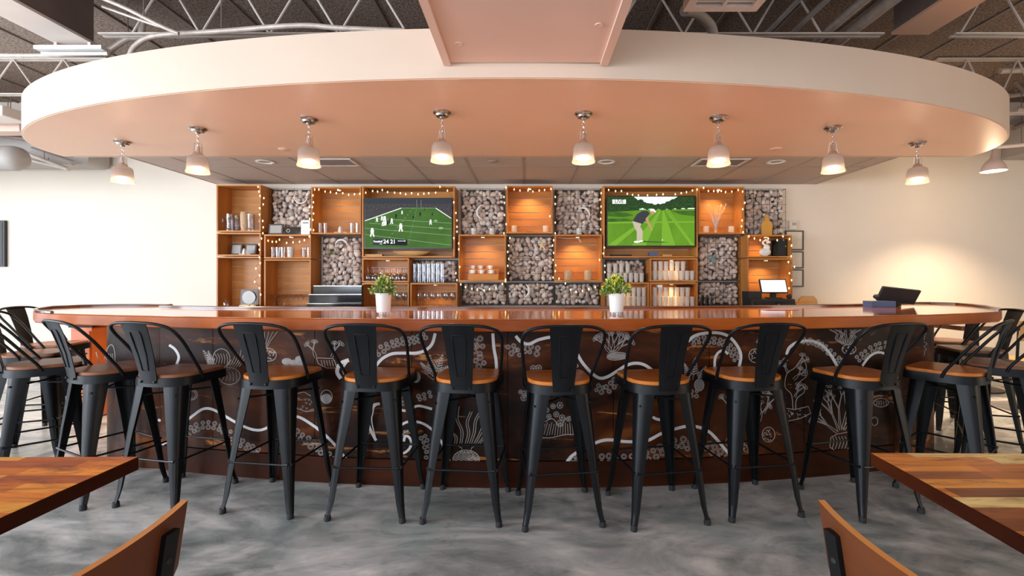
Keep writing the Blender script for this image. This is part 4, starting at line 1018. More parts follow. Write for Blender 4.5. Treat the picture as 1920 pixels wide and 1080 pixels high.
# tumblers
place_row(p_tumb, 3, PX(511, 6.02), PX(530, 6.02), 6.03, fl('b2'), 'plain tumbler at the left of the low crate under the plaques', 'tumblers in the low left crate')
place_row(p_tumb, 2, PX(564, 6.02), PX(574, 6.02), 6.10, fl('b2'), 'tumbler at the right end of the low crate under the plaques', 'tumblers in the low left crate right end')
put(MB().lathe([(.001, 0), (.038, 0), (.042, .13), (.039, .13), (.035, .012), (.001, .012)], seg=20), 'patterned_glass', 'dotted', (PX(545, 6.0), 6.0, fl('b2')), 'wide patterned tumbler in the low crate under the plaques', 'glass')
place_row(p_tumb, 2, PX(597, 6.0), PX(607.5, 6.0), 6.05, fl('c1'), 'tumbler left of the white shell in the top crate by the football television', 'tumbler pair left of the shell')
place_row(p_tumb, 2, PX(657.5, 6.0), PX(668, 6.0), 6.05, fl('c1'), 'tumbler right of the white shell in the top crate by the football television', 'tumbler pair right of the shell')
place_row(p_mart, 4, PX(514, 6.0), PX(568, 6.0), 6.01, fl('b3'), 'martini glass in the crate beside the black tiered stand', 'martini glasses'); place_row(p_mart, 3, PX(522, 6.1), PX(558, 6.1), 6.125, fl('b3'), 'martini glass in the crate beside the black tiered stand', 'martini glasses')
# wine glasses
for r in range(3): place_row(p_inv, 7, PX(690, 6), PX(757, 6), 6.0+r*.08, fl('d2'), 'upside-down wine glass under the football television', 'upside-down wine glasses')
place_row(p_wine, 2, PX(746, 6), PX(758, 6), 6.02, fl('d3'), 'wine glass right of the pale green plant', 'wine glasses beside the pale green plant')
for r in range(2): place_row(p_wine, 2, PX(744, 6.1), PX(757, 6.1), 6.12+r*.03, fl('d3'), 'wine glass right of the pale green plant', 'wine glasses beside the pale green plant') if r == 0 else None
for r in range(2): place_row(p_wine, 6, PX(786, 6), PX(848, 6), 6.02+r*.10, fl('e3'), 'balloon wine glass in the bottom crate', 'balloon wine glasses')
place_row(p_high, 7, PX(777, 6.0), PX(829, 6.0), 6.02, ztop('e3'), 'highball glass in the lower stacked row by the pebble cage', 'stacked highball glasses, lower row')
place_row(p_high, 7, PX(777, 6.0), PX(829, 6.0), 6.02, ztop('e3')+.122, 'highball glass in the upper stacked row by the pebble cage', 'stacked highball glasses, upper row')
# plastic cups
def cups(k, xa, xb, n0, n1, tag_, z=None, ra=2):
    z = fl(k) if z is None else z
    for r in range(ra): place_row(p_cup, n0, PX(xa, 6), PX(xb, 6), 6.0+r*.075, z, 'plastic cup in the lower row '+tag_, 'plastic cups, lower row '+tag_, .001)
    place_row(p_cup, n1, PX(xa, 6), PX(xa+(xb-xa)*(n1/n0), 6), 6.0, z+.1195, 'plastic cup in the upper row '+tag_, 'plastic cups, upper row '+tag_, .001)
cups('j2', 1228, 1298, 8, 6, 'of the low crate under the golf television'); cups('j3', 1228, 1298, 8, 7, 'of the bright bottom crate right of the yellow plant')
cups('i3', 1141, 1207, 8, 8, 'of the crate behind the yellow plant'); cups(None, 1142, 1203, 7, 4, 'before the pebble cage under the golf television', ztop('i3'), 1)
put(MB().box(-.09, .09, -.04, .04, 0, .028), 'cardboard_box', 'plinth', (PX(1283, 6.05), 6.05, fl('j3')+.24), 'flat brown box on the cups in the bright bottom crate', 'box', smooth=False)
put(MB().box(-.03, .03, -.03, .03, 0, .03), 'small_box', 'white_matt', (PX(1237, 6.0), 6.02, fl('j3')+.24), 'small pale box on the cups in the bright bottom crate', 'box', smooth=False)
# black tiered stand
t = thing('tiered_stand', (PX(632, 5.85), 5.85, zc0), 'glossy black three-tier bottle stand on the back counter', 'stand')
for i, (a, b, y, z0) in enumerate(((575, 678, 5.72, 568), (579, 678, 5.80, 551), (588, 678, 5.88, 535))):
    X0, X1 = PX(a, y), PX(b, y); Z = PZ(z0, y); MB().box(X0, X1, y, y+.079 if i < 2 else y+.064, zc0, Z).build('tier', 'gloss_black', t, smooth=False, bevel=.002)
    MB().box(X0, X1, y-.003, y, Z-.012, Z-.004).build('chrome_strip', 'chrome', t, smooth=False)
# bowl, book under the tv
put(MB().lathe([(.001, 0), (.10, .002), (.20, .03), (.25, .06), (.245, .062), (.19, .036), (.001, .012)], seg=28), 'wooden_bowl', 'tan_wood', (PX(773, 6.03), 6.0, fl('d1')), 'shallow wooden bowl under the football television', 'bowl').scale = (1, .32, 1)
put(MB().box(-.11, .11, -.05, .05, 0, .025), 'thin_book', 'tan_wood', (PX(701, 6.0), 6.03, fl('d1')), 'thin tan box under the football television\'s left corner', 'box', smooth=False)
put(MB().box(-.13, .13, -.05, .05, 0, .02), 'media_player', 'rubber', (PX(1165, 6.0), 6.03, fl('i1')), 'flat black media box under the golf television', 'media player', smooth=False)
put(MB().box(-.055, .055, -.04, .04, 0, .05), 'blue_box', 'blue', (PX(1224, 6.0), 6.0, fl('i1')), 'small dark blue box under the golf television', 'box', smooth=False)
put(MB().box(-.06, .06, -.03, .03, 0, .02), 'remote_control', 'tan_wood', (PX(1250, 6.0), 6.0, fl('i1')), 'tan remote lying right of the dark blue box', 'remote', smooth=False)
# coffee cups on riser
t = thing('cup_riser', (PX(906, 6.0), 6.02, fl('f2')), 'two-step wooden riser carrying the coffee cups', 'riser')
X0, X1 = PX(878, 6), PX(935, 6); zf = fl('f2')
MB().box(X0, X1, 5.975, 6.05, zf, zf+.075).build('low_step', 'orange_wood', t, smooth=False, bevel=.002); MB().box(X0, X1, 6.051, 6.13, zf, zf+.14).build('high_step', 'orange_wood', t, smooth=False, bevel=.002)
for i, px in enumerate((887, 902, 920)): dup(p_cof, (PX(px, 6.09), 6.09, zf+.141), math.pi-.2, ('left', 'middle', 'right')[i]+' coffee cup on the riser\'s high step', 'coffee cups')
for i, px in enumerate((887, 904, 922)): dup(p_cofs if i != 1 else p_cof, (PX(px, 6.0), 5.994, zf+.080), math.pi if i != 2 else 3.3, ('left coffee cup with saucer', 'middle coffee cup', 'right coffee cup with saucer')[i]+' on the riser\'s low step', 'coffee cups')
for k, px, lb in (('g1', 964, 'left candle jar in the top centre crate'), ('g1', 1023, 'right candle jar in the top centre crate'), ('k1', 1324, 'left candle jar beside the twig vase'), ('k1', 1371, 'right candle jar beside the twig vase')):
    dup(p_candle, (PX(px, 6.02), 6.02, fl(k)), 0, lb, 'candle jars')
put(MB().box(-.05, .05, -.012, .012, 0, .008), 'cable_clip', 'rubber', (PX(994, 6.02), 6.02, fl('g1')), 'thin black strip lying in the top centre crate', 'strip', smooth=False)
for px, k, lb in ((889, 'f2', 'left dotted cup on top of the coffee cups crate'), (923, 'f2', 'right dotted cup on top of the coffee cups crate'), (1086, 'h2', 'dotted cup on top of the sand-jar crate')):
    put(MB().lathe([(.001, 0), (.034, 0), (.036, .004), (.036, .078), (.033, .08), (.031, .01), (.001, .01)], seg=20), 'dotted_cup', 'dotted', (PX(px, 6.0), 6.0, ztop(k)), lb, 'cup', 'dotted cups')
for px, lb in ((1065, 'left sand-coloured jar in the warm lit crate'), (1103, 'right sand-coloured jar in the warm lit crate')):
    put(MB().lathe([(.001, 0), (.050, 0), (.054, .006), (.054, .118), (.050, .124), (.047, .118), (.047, .02), (.001, .02)], seg=28), 'sand_jar', 'textured_jar', (PX(px, 6.02), 6.02, fl('h2')), lb, 'jar', 'sand-coloured jars')
# vase with twigs
mb = MB(); rnd = random.Random(5)
for k in range(20):
    a = rnd.uniform(-.5, .5); L = rnd.uniform(.16, .30); mb.tube([(0, 0, .06), (a*L*.5, rnd.uniform(-.02, .02), .06+L*.55), (a*L*1.05, rnd.uniform(-.03, .03), .08+L)], [.0025, .002, .0012], 5)
    if k % 3 == 0: mb.ball((a*L*1.05, 0, .08+L), (.005, .005, .016), 6, 5)
put(MB().lathe([(.001, 0), (.022, 0), (.026, .05), (.018, .10), (.02, .115), (.018, .115), (.001, .02)], seg=16), 'twig_vase', 'glass', (PX(1343, 6.04), 6.06, fl('k1')), 'small clear vase of pale dry twigs between the candles', 'vase', parts=[('twigs', mb, 'shell')])
# far right column
pts = [(-.065, 0), (.065, 0), (.072, .12), (.06, .165), (.028, .19), (.026, .235), (.018, .26), (-.018, .26), (-.026, .235), (-.028, .19), (-.06, .165), (-.072, .12)]
put(MB().prism(pts, -.008, .008, axis='y'), 'serving_board', 'amber', (PX(1439, 6.02), 6.04, ztop('l2')), 'amber bottle-shaped board leaning on the top right pebble cage', 'serving board', smooth=False)
mb = MB(); mb.ball((0, 0, .06), (.075, .03, .06), 16, 10); mb.ball((.02, 0, .12), (.045, .025, .05), 12, 8); mb.tube(spline([(.02, 0, .14), (-.03, 0, .19), (0, 0, .225), (.04, 0, .215), (.03, 0, .185)], 6), [.014]*25, 8); mb.ball((.055, 0, .20), (.02, .015, .016), 8, 6)
mb.tube(spline([(-.02, -.03, .03), (-.045, -.032, .07), (0, -.034, .10), (.03, -.033, .07), (0, -.034, .05)], 6), .008, 6)
put(mb, 'shell_sculpture', 'white', (PX(1436, 6.0), 6.02, fl('l2')), 'white curled shell sculpture in the far right low crate', 'sculpture').scale = (1, 1, .9)
put(MB().box(-.055, .055, -.08, .08, 0, .22), 'black_box', 'gloss_black', (PX(1465, 6.02), 6.08, fl('l2')), 'black upright box right of the shell sculpture', 'box', smooth=False)
mb = MB()
for k in range(5): mb.box(-.035+k*.015, -.027+k*.015, -.04, .04, 0, .20)
put(mb, 'menu_holder', 'frame_dark', (PX(1443, 6.08), 6.14, fl('l2')), 'dark slatted holder behind the shell sculpture', 'holder', smooth=False)
# register on the back counter
t = thing('cash_drawer', (PX(1447, 5.75), 5.8, zc0), 'wide black cash drawer on the back counter at right', 'cash drawer')
MB().box(PX(1408, 5.7), PX(1490, 5.7), 5.69, 5.93, zc0, zc0+.12).build('body', 'rubber', t, smooth=False, bevel=.004)
MB().box(PX(1414, 5.7), PX(1488, 5.7), 5.683, 5.689, zc0+.015, zc0+.09).build('drawer', 'gloss_black', t, smooth=False)
MB().lathe([(.001, 5.676), (.008, 5.676), (.008, 5.683)], (PX(1460, 5.68), 0, zc0+.055), 12, axis='y').build('lock', 'chrome', t)
put(MB().box(-.08, .08, -.09, .09, 0, .09), 'receipt_printer', 'rubber', (PX(1411, 5.8), 5.82, zc0+.121), 'black receipt printer standing on the cash drawer\'s left end', 'printer', smooth=False)
t = thing('register_screen', (PX(1455, 5.75), 5.78, zc0+.121), 'white tilted touch screen on the cash drawer', 'screen', world=False)
rt = Matrix.Rotation(-.35, 3, 'X'); w = .165
MB().box(-w, w, -.006, .012, .07, .25, rot=rt, piv=(0, 0, .07)).build('bezel', 'gloss_black', t, smooth=False)
M['pos'] = emit('pos_screen', (.85, .88, .95), .85)
MB().box(-w+.012, w-.012, -.009, -.0065, .082, .238, rot=rt, piv=(0, 0, .07)).build('display', 'pos', t, smooth=False)
mb = MB(); mb.box(-.03, .03, .02, .06, 0, .15); mb.box(-.08, .08, -.04, .09, 0, .015); mb.build('stand', 'rubber', t, smooth=False)
mb = MB(); mb.ball((0, 0, .03), (.03, .04, .03), 10, 6); put(mb, 'card_reader', 'rubber', (PX(1483, 5.7), 5.62+.12, zc0+.121), 'small black card reader beside the white touch screen', 'card reader')
for i, px in enumerate((1315, 1319, 1324, 1329, 1334)):
    put(MB().lathe([(.001, 0), (.013, 0), (.013, .10), (.006, .125), (.006, .16), (.001, .16)], seg=10), 'small_bottle', 'rubber', (PX(px, 5.95), 5.95+(i % 2)*.03, zc0), 'small dark bottle before the low pebble cage at right', 'bottle', 'small dark bottles')
t = thing('wooden_caddy', (PX(1528, 5.7), 5.8, zc0-.03), 'light wooden caddy with an arched back at the counter\'s right end', 'caddy')
xa, xb = PX(1493, 5.7), PX(1562, 5.7)
MB().box(xa, xb, 5.70, 5.95, zc0, zc0+.02).build('base', 'tan_wood', t, smooth=False); MB().box(xa, xb, 5.70, 5.715, zc0+.02, zc0+.06).build('front_rail', 'tan_wood', t, smooth=False)
cx = PX(1518, 5.9); MB().prism([(cx-.13, zc0+.02), (cx-.11, zc0+.11), (cx-.07, zc0+.15), (cx+.07, zc0+.15), (cx+.11, zc0+.11), (cx+.13, zc0+.02)], 5.93, 5.95, axis='y').build('arched_back', 'tan_wood', t, smooth=False)
MB().box(xa, xa+.1, 5.72, 5.80, zc0+.02, zc0+.09).build('block', 'orange_wood', t, smooth=False)
struct(MB().box(PX(1516, 5.7), PX(1575, 5.7), 5.66, YB-.01, 0, zc0-.001), 'trim_2', 'counter', smooth=False)
# framed papers and thermostat on the back wall
for i, (a, b, m) in enumerate(((432, 469, 'topmost framed certificate on the wall right of the crates'), (471, 503, 'middle framed certificate on the wall right of the crates'), (505, 538, 'lowest framed certificate on the wall right of the crates'))):
    X0, X1, Z0, Z1 = PX(1474, 6.22), PX(1508.5, 6.22), PZ(b, 6.22), PZ(a, 6.22)
    t = thing('framed_certificate', ((X0+X1)/2, 6.24, Z0), m, 'certificate', 'framed certificates')
    f = MB(); f.box(X0, X1, 6.235, 6.255, Z0, Z0+.016); f.box(X0, X1, 6.235, 6.255, Z1-.016, Z1); f.box(X0, X0+.016, 6.235, 6.255, Z0+.016, Z1-.016); f.box(X1-.016, X1, 6.235, 6.255, Z0+.016, Z1-.016)
    f.build('frame', 'frame_dark', t, smooth=False)
    MB().box(X0+.016, X1-.016, 6.243, 6.255, Z0+.016, Z1-.016).build('paper', 'paper', t, smooth=False)
    l = MB()
    for k in range(6): l.box(X0+.07+(k % 2)*.02, X1-.05-(k % 3)*.015, 6.242, 6.2428, Z1-.05-k*.026, Z1-.046-k*.026)
    l.build('printed_lines', 'duct', t, smooth=False)
t = thing('thermostat', (PX(1489, 6.2), 6.24, PZ(430, 6.2)), 'beige wall thermostat above the certificates', 'thermostat')
MB().box(PX(1482, 6.2), PX(1497, 6.2), 6.22, 6.258, PZ(430, 6.2), PZ(413, 6.2)).build('case', 'paper', t, smooth=False, bevel=.006)
MB().box(PX(1487, 6.2), PX(1495, 6.2), 6.217, 6.2195, PZ(422, 6.2), PZ(417, 6.2)).build('display', 'duct', t, smooth=False)
t = thing('framed_picture', (PX(-20, 6.2), 6.24, PZ(500, 6.2)), 'dark framed picture cut off at the left edge', 'picture')
MB().box(PX(-50, 6.2), PX(5, 6.2), 6.22, 6.255, PZ(500, 6.2), PZ(413, 6.2)).build('frame', 'screen_black', t, smooth=False)
MB().box(PX(-46, 6.2), PX(1, 6.2), 6.217, 6.2195, PZ(496, 6.2), PZ(417, 6.2)).build('picture', 'frame_dark', t, smooth=False)

# puck lights in the lit crates (real small lamps under the crate tops)
def puck(k, e, x=None, d=6.05, label=''):
    X0, X1, Z0, Z1 = cr[k]; x = (X0+X1)/2 if x is None else x
    o = put(MB().lathe([(.001, -.012), (.028, -.012), (.030, -.002), (.001, -.002)], seg=18), 'puck_light', 'chrome', (x, d, Z1+.001), label, 'puck light', 'puck lights in the crates', parts=[('lens', MB().lathe([(.001, -.0135), (.022, -.0135), (.022, -.0122)], seg=16), 'puck_glow')])
    l = bpy.data.lights.new('puck_lamp', 'SPOT'); l.energy = e; l.color = (1, .66, .30); l.spot_size = R(125); l.spot_blend = .8; l.shadow_soft_size = .02
    q = bpy.data.objects.new('puck_lamp', l); C.objects.link(q); q.location = (x, d-.01, Z1-.02); q.rotation_euler = (R(12), 0, 0)
for k, e, lb in (('g1', 9, 'puck light under the top of the top centre crate'), ('h2', 9, 'puck light in the sand-jar crate'), ('f2', 5, 'puck light in the coffee cups crate'), ('k1', 8, 'puck light above the twig vase'), ('j2', 4, 'puck light above cups under the golf television'), ('j3', 6, 'puck light in the bright bottom crate'),
                 ('i3', 3, 'puck light behind the yellow plant'), ('l2', 5, 'puck light above the shell sculpture'), ('l3', 7, 'puck light above the register screen'), ('e3', 2.5, 'puck light above the balloon glasses'), ('d2', 2.5, 'puck light above the upside-down glasses'), ('c1', 2, 'puck light in the tumbler crate by the football television'), ('b2', 1.2, 'puck light in the low crate under the plaques')):
    puck(k, e, label=lb)

# fairy lights
def fairy(pts, label, d=5.935, each=True):
    t = thing('fairy_light_string', (PX(pts[0][0], d), d, PZ(pts[0][1], d)), label, 'string lights', 'fairy light strings')
    P = [(PX(x, d), d+random.uniform(-.004, .004), PZ(y, d)) for x, y in pts]
    MB().tube(spline([(x, y, z+.012) for x, y, z in P], 3), .0016, 5).build('wire', 'rubber', t)
    for x, y, z in P: MB().lathe([(.001, -.016), (.006, -.008), (.0068, 0), (.004, .008), (.001, .010)], (x, y-.004, z), 8).build('bulb', 'bulb_glow', t)
def seg(a, b, n): return [(a[0]+(b[0]-a[0])*i/(n-1)+random.uniform(-2, 2), a[1]+(b[1]-a[1])*i/(n-1)) for i in range(n)]
fairy([(484, 350), (486, 359), (488, 367), (495, 371), (494, 383), (487, 390), (487, 402), (493, 414), (494, 426), (493, 437), (491, 447), (486, 458), (487, 468), (487, 482), (488, 493), (480, 503), (487, 516), (478, 528), (487, 540), (489, 552)], 'fairy lights hanging down the right edge of the far left column')
fairy([(503, 451), (511, 453), (518, 453), (524, 449), (538, 455), (550, 454), (562, 453), (571, 450), (580, 443), (582, 430), (581, 410), (580, 388), (576, 364)], 'fairy lights sagging across the low crate and up beside the top left pebble cage')
fairy([(588, 431), (587, 412), (588, 400), (586, 388), (588, 379), (587, 366), (590, 355), (598, 355), (610, 359), (620, 360), (631, 362), (643, 362), (654, 365), (665, 364), (675, 363)], 'fairy lights round the tumbler crate beside the football television')
fairy([(686, 361), (699, 358), (708, 359), (717, 356), (727, 360), (740, 361), (751, 362), (761, 364), (772, 362), (784, 364), (795, 363), (804, 362), (817, 361), (825, 350), (839, 357), (851, 379), (855, 399), (857, 413), (857, 425), (857, 434), (851, 446), (860, 456), (860, 467), (862, 500), (855, 512), (857, 525)], 'fairy lights above and right of the football television')
fairy([(864, 533), (873, 538), (885, 541), (895, 543), (908, 544), (918, 542), (930, 539), (942, 532), (948, 527)], 'fairy lights sagging over the low pebble cage under the coffee cups')
fairy([(945, 437), (949, 420), (946, 403), (946, 380), (945, 369), (949, 351), (964, 355), (975, 357), (990, 357), (999, 359), (1011, 357), (1021, 356), (1033, 354), (1041, 369), (1041, 382), (1031, 405), (1041, 417), (1041, 437), (1038, 450), (1036, 460), (1038, 474), (1037, 487)], 'fairy lights outlining the top centre crate')
fairy([(956, 446), (954, 460), (952, 472), (954, 485), (952, 498), (953, 512), (948, 524)], 'fairy lights down the left of the starfish pebble cage')
fairy([(1042, 497), (1041, 508), (1037, 520), (1048, 522), (1060, 531), (1070, 543), (1080, 547), (1092, 545), (1104, 542), (1116, 538)], 'fairy lights sagging under the sand-jar crate')
fairy([(1127, 362), (1125, 374), (1127, 387), (1127, 398), (1126, 410), (1126, 430), (1133, 464), (1131, 475), (1124, 487), (1134, 498), (1134, 510)], 'fairy lights down the left side of the golf television')
fairy([(1141, 356), (1154, 358), (1165, 358), (1176, 363), (1186, 365), (1197, 366), (1214, 366), (1231, 365), (1243, 364), (1266, 364), (1277, 362), (1287, 360), (1298, 357), (1307, 355)], 'fairy lights along the top of the golf television')
fairy([(1319, 352), (1328, 358), (1338, 358), (1346, 359), (1352, 358), (1360, 360), (1372, 359), (1384, 356), (1392, 359), (1396, 380), (1392, 392), (1391, 413), (1390, 424), (1393, 435)], 'fairy lights round the twig vase crate')
fairy([(1404, 443), (1414, 447), (1425, 450), (1440, 447), (1457, 450), (1468, 443), (1480, 448), (1484, 460), (1483, 480), (1478, 491), (1489, 500), (1480, 512), (1484, 525), (1479, 540)], 'fairy lights over the shell sculpture and down the far right crate')
# loose cord in the sand-jar crate
tag(MB().tube(spline([ad(1042, 445, 6.0), ad(1062, 447, 6.0), ad(1082, 447, 6.0), ad(1088, 454, 6.0), ad(1089, 453, 6.0), ad(1085, 446, 6.0)], 5), .002, 5).build('lamp_cord', 'white_matt'), 'thin white cord looping down in the sand-jar crate', 'cord')

# ------------------------------------------------------------------ things on the bar
def plant(px, label, mats, rad, hh, n, seed):
    d = 2.86; x = PX(px, d); t = thing('potted_plant', (x, d, ZBAR+.001), label, 'plant', 'potted plants on the bar', world=False)
    p = MB().lathe([(.001, .012), (.036, .012), (.040, .016), (.047, .125), (.048, .130), (.044, .130), (.042, .115), (.001, .112)], seg=32); p.build('pot', 'white_matt', t)
    f = MB()
    for k in range(3): a = k*2.094+.5; f.lathe([(.001, 0), (.007, 0), (.009, .013), (.001, .013)], (.026*math.cos(a), .026*math.sin(a), 0), 8)
    f.build('foot', 'white_matt', t)
    rnd = random.Random(seed); s = MB(); lf = MB()
    for k in range(n):
        a = rnd.uniform(0, 6.283); e = rnd.uniform(.15, 1.45); L = rnd.uniform(.5, 1)*rad
        tip = Vector((math.cos(a)*math.cos(e)*L*1.25, math.sin(a)*math.cos(e)*L*1.1, .12+math.sin(e)*hh*rnd.uniform(.55, 1.02)))
        if k % 2 == 0: s.tube([(tip.x*.15, tip.y*.15, .113), (tip.x*.6, tip.y*.6, .113+(tip.z-.113)*.6), tuple(tip)], .0012, 4)
        out = Vector((tip.x, tip.y, .05)).normalized()
        for q in range(5):
            v = Vector((rnd.gauss(0, 1), rnd.gauss(0, 1), rnd.gauss(.3, 1))).normalized(); v = (v+out).normalized(); w = v.cross(Vector((rnd.random(), rnd.random(), rnd.random()))).normalized(); l = rnd.uniform(.012, .022)
            b = tip-Vector((tip.x*.1, tip.y*.1, rnd.uniform(0, .02)))
            nn = v.cross(w)*.0004
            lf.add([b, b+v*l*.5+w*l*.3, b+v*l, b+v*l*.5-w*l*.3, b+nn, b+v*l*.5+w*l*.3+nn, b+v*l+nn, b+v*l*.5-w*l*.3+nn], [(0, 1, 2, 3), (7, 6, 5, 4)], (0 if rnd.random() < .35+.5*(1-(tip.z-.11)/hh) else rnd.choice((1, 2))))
    s.build('stems', 'leaf1', t); lf.build('foliage', mats, t, smooth=False)
plant(719, 'white footed pot of pale cream-green leaves on the bar, left', ['leaf1', 'leaf3', 'leaf2'], .075, .115, 150, 2)
plant(1156, 'white footed pot of bright yellow-green leaves on the bar, right', ['leaf1', 'leaf2', 'leaf2'], .088, .12, 190, 4)
# order terminal on the bar's right end
t = thing('order_terminal', (PX(1672, 3.75), 3.72, ZBAR+.001), 'black tilted order terminal seen from behind on the bar\'s right', 'terminal', world=False)
rt = Matrix.Rotation(.45, 3, 'X') @ Matrix.Rotation(.12, 3, 'Y')
MB().box(-.16, .15, -.010, .012, .03, .155, rot=rt, piv=(0, 0, .02)).build('screen_back', 'rubber', t, smooth=False, bevel=.005)
mb = MB(); mb.prism([(-.03, 0), (.10, 0), (.03, .07), (-.01, .06)], -.03, .03, axis='x'); mb.build('stand', 'rubber', t, smooth=False)
MB().ball((-.15, -.01, .075), (.022, .03, .02), 10, 6).build('card_reader', 'rubber', t)
put(MB().box(-.09, .09, -.05, .05, 0, .045), 'low_box', 'blue', (PX(1641, 3.66), 3.62, ZBAR+.001), 'low dark blue box in front of the order terminal', 'box', smooth=False)
t = put(MB().box(-.11, .11, -.05, .05, 0, .003), 'menu_card', 'blue', (PX(1458, 3.3), 3.28, ZBAR+.001), 'flat dark menu lying on the bar before the cash drawer', 'menu', smooth=False)
t['label'] = 'flat pinkish menu lying on the bar before the cash drawer'; t.data.materials[0] = flat('pink_menu', (.42, .20, .20), .3)
# ------------------------------------------------------------------ bar stools
def make_stool():
    t = thing('bar_stool', (0, 0, 0), 'x', 'bar stool', world=False)
    # seat: squarish front (towards +y), round back
    def outline(s, n=40):
        out = []
        for i in range(n):
            a = 2*math.pi*i/n; c, q = math.cos(a), math.sin(a); e = .24 if q > 0 else .78
            out.append((s*.172*math.copysign(abs(c)**e, c), s*.172*math.copysign(abs(q)**e, q)))
        return out
    MB().prism(outline(.99), .716, .737).build('seat', 'seat_wood', t, bevel=.004, angle=50)
    mb = MB(); o, i_ = outline(1.06), outline(.96); n = len(o); vs = []
    for (a, b), (c, d) in zip(o, i_): vs += [(a, b, .672), (a*.985, b*.985, .718), (c, d, .718), (c, d, .672)]
    mb.add(vs, [(i*4+k, i*4+(k+1) % 4, ((i+1) % n)*4+(k+1) % 4, ((i+1) % n)*4+k) for i in range(n) for k in range(4)])
    mb.prism(outline(.97), .706, .714)
    mb.build('seat_frame', 'black_metal', t)
    for sx in (-1, 1):
        for sy in (-1, 1):
            lg = MB(); vs = []; secs = []
            for z, c, w, r in ((.700, .150, .088, .05), (.60, .158, .078, .045), (.40, .176, .058, .034), (.22, .190, .042, .025), (.10, .199, .033, .018), (.05, .206, .028, .014), (.018, .212, .025, .012)):
                pts = []
                K_ = 5
                # outer path: from inner end along x side, round corner, along y side
                pts.append((c-w, c)); pts.append((c-r, c))
                for k in range(1, K_): a = R(90-90*k/K_); pts.append((c-r+r*math.cos(a), c-r+r*math.sin(a)))
                pts.append((c, c-r)); pts.append((c, c-w))
                inn = [(c-w, c-.007), (c-r, c-.007)]
                for k in range(1, K_): a = R(90-90*k/K_); inn.append((c-r+(r-.007)*math.cos(a), c-r+(r-.007)*math.sin(a)))
                inn += [(c-.007, c-r), (c-.007, c-w)]
                secs.append([(sx*x, sy*y, z) for x, y in pts+inn[::-1]])
            m = len(secs[0]); 
            for s_ in secs: vs += s_
            fs = [(j*m+k, j*m+(k+1) % m, (j+1)*m+(k+1) % m, (j+1)*m+k) for j in range(len(secs)-1) for k in range(m)]
            fs += [tuple(range(m)), tuple((len(secs)-1)*m+k for k in range(m))]
            lg.add(vs, fs)
            # pressed rib low on the outside corner
            lg.tube([(sx*.1955, sy*.1955, .045), (sx*.188, sy*.188, .12), (sx*.176, sy*.176, .27)], [.007, .008, .006], 8)
            l = lg.build('leg', 'black_metal', t)
            MB().lathe([(.001, 0), (.017, 0), (.018, .012), (.015, .03), (.001, .03)], (sx*.199, sy*.199, 0), 12).build('rubber_foot', 'rubber', l)
    q = .181
    for a, b in (((-q, -q), (q, -q)), ((-q, q), (q, q)), ((-q, -q), (-q, q)), ((q, -q), (q, q))):
        MB().tube([(a[0]*.96 if a[0] != b[0] else a[0], a[1]*.96 if a[1] != b[1] else a[1], .275), (a[0]*.75 if a[0] != b[0] else a[0], a[1]*.75 if a[1] != b[1] else a[1], .272), (b[0]*.75 if a[0] != b[0] else b[0], b[1]*.75 if a[1] != b[1] else b[1], .272), (b[0]*.96 if a[0] != b[0] else b[0], b[1]*.96 if a[1] != b[1] else b[1], .275)], [.009, .006, .006, .009], 8).build('footrest_bar', 'black_metal', t)
    mb = MB(); mb.tube([(-.15, -.15, .61), (.15, .15, .61)], .0055, 8); mb.tube([(.15, -.15, .622), (-.15, .15, .622)], .0055, 8); mb.build('cross_brace', 'black_metal', t)
    pts = []
    hp = spline([(-.178, -.01, .70), (-.182, -.03, .745), (-.196, -.085, .82), (-.209, -.15, .91), (-.212, -.195, .965), (-.195, -.228, 1.005), (-.14, -.252, 1.026), (-.07, -.262, 1.033), (0, -.265, 1.035)], 5)
    full = hp+[Vector((-p.x, p.y, p.z)) for p in hp[:-1][::-1]]
    MB().tube(full, .0085, 10).build('back_hoop', 'black_metal', t)
    mb = MB(); vs = []
    rows = [(.690, .054, -.178), (.74, .058, -.184), (.85, .067, -.207), (.95, .076, -.236), (1.02, .083, -.262), (1.030, .083, -.266)]
    for z, w, y in rows:
        for u in (-1, -.5, 0, .5, 1): vs.append((w*u, y-.006*(1-u*u), z))
    n = len(vs); vs += [(x, y+.004, z) for x, y, z in vs]
    fs = []
    for j in range(len(rows)-1):
        for k in range(4): a = j*5+k; fs += [(a, a+1, a+6, a+5), (n+a, n+a+5, n+a+6, n+a+1)]
    for j in range(len(rows)-1): fs += [(j*5, j*5+5, n+j*5+5, n+j*5), (j*5+4, n+j*5+4, n+j*5+9, j*5+9)]
    for k in range(4): e = (len(rows)-1)*5; fs += [(k, n+k, n+k+1, k+1), (e+k, e+k+1, n+e+k+1, n+e+k)]
    mb.add(vs, fs)
    def yb(z):
        for (z0, _, y0), (z1, _, y1) in zip(rows[:-1], rows[1:]):
            if z0 <= z <= z1: return y0+(y1-y0)*(z-z0)/(z1-z0)-.0065
    bp = [(-.020, .765), (.020, .765), (.028, .85), (.034, .97), (.030, .985), (-.030, .985), (-.034, .97), (-.028, .85)]
    mb.tube([(x, yb(z), z) for x, z in bp], .0028, 6, True)
    b = mb.build('back_panel', 'black_metal', t)
    for s_ in (-1, 1): MB().lathe([(.001, -.1905), (.006, -.1895), (.006, -.180)], (s_*.045, 0, .70), 10, axis='y').build('bolt', 'black_metal', t)
    return t
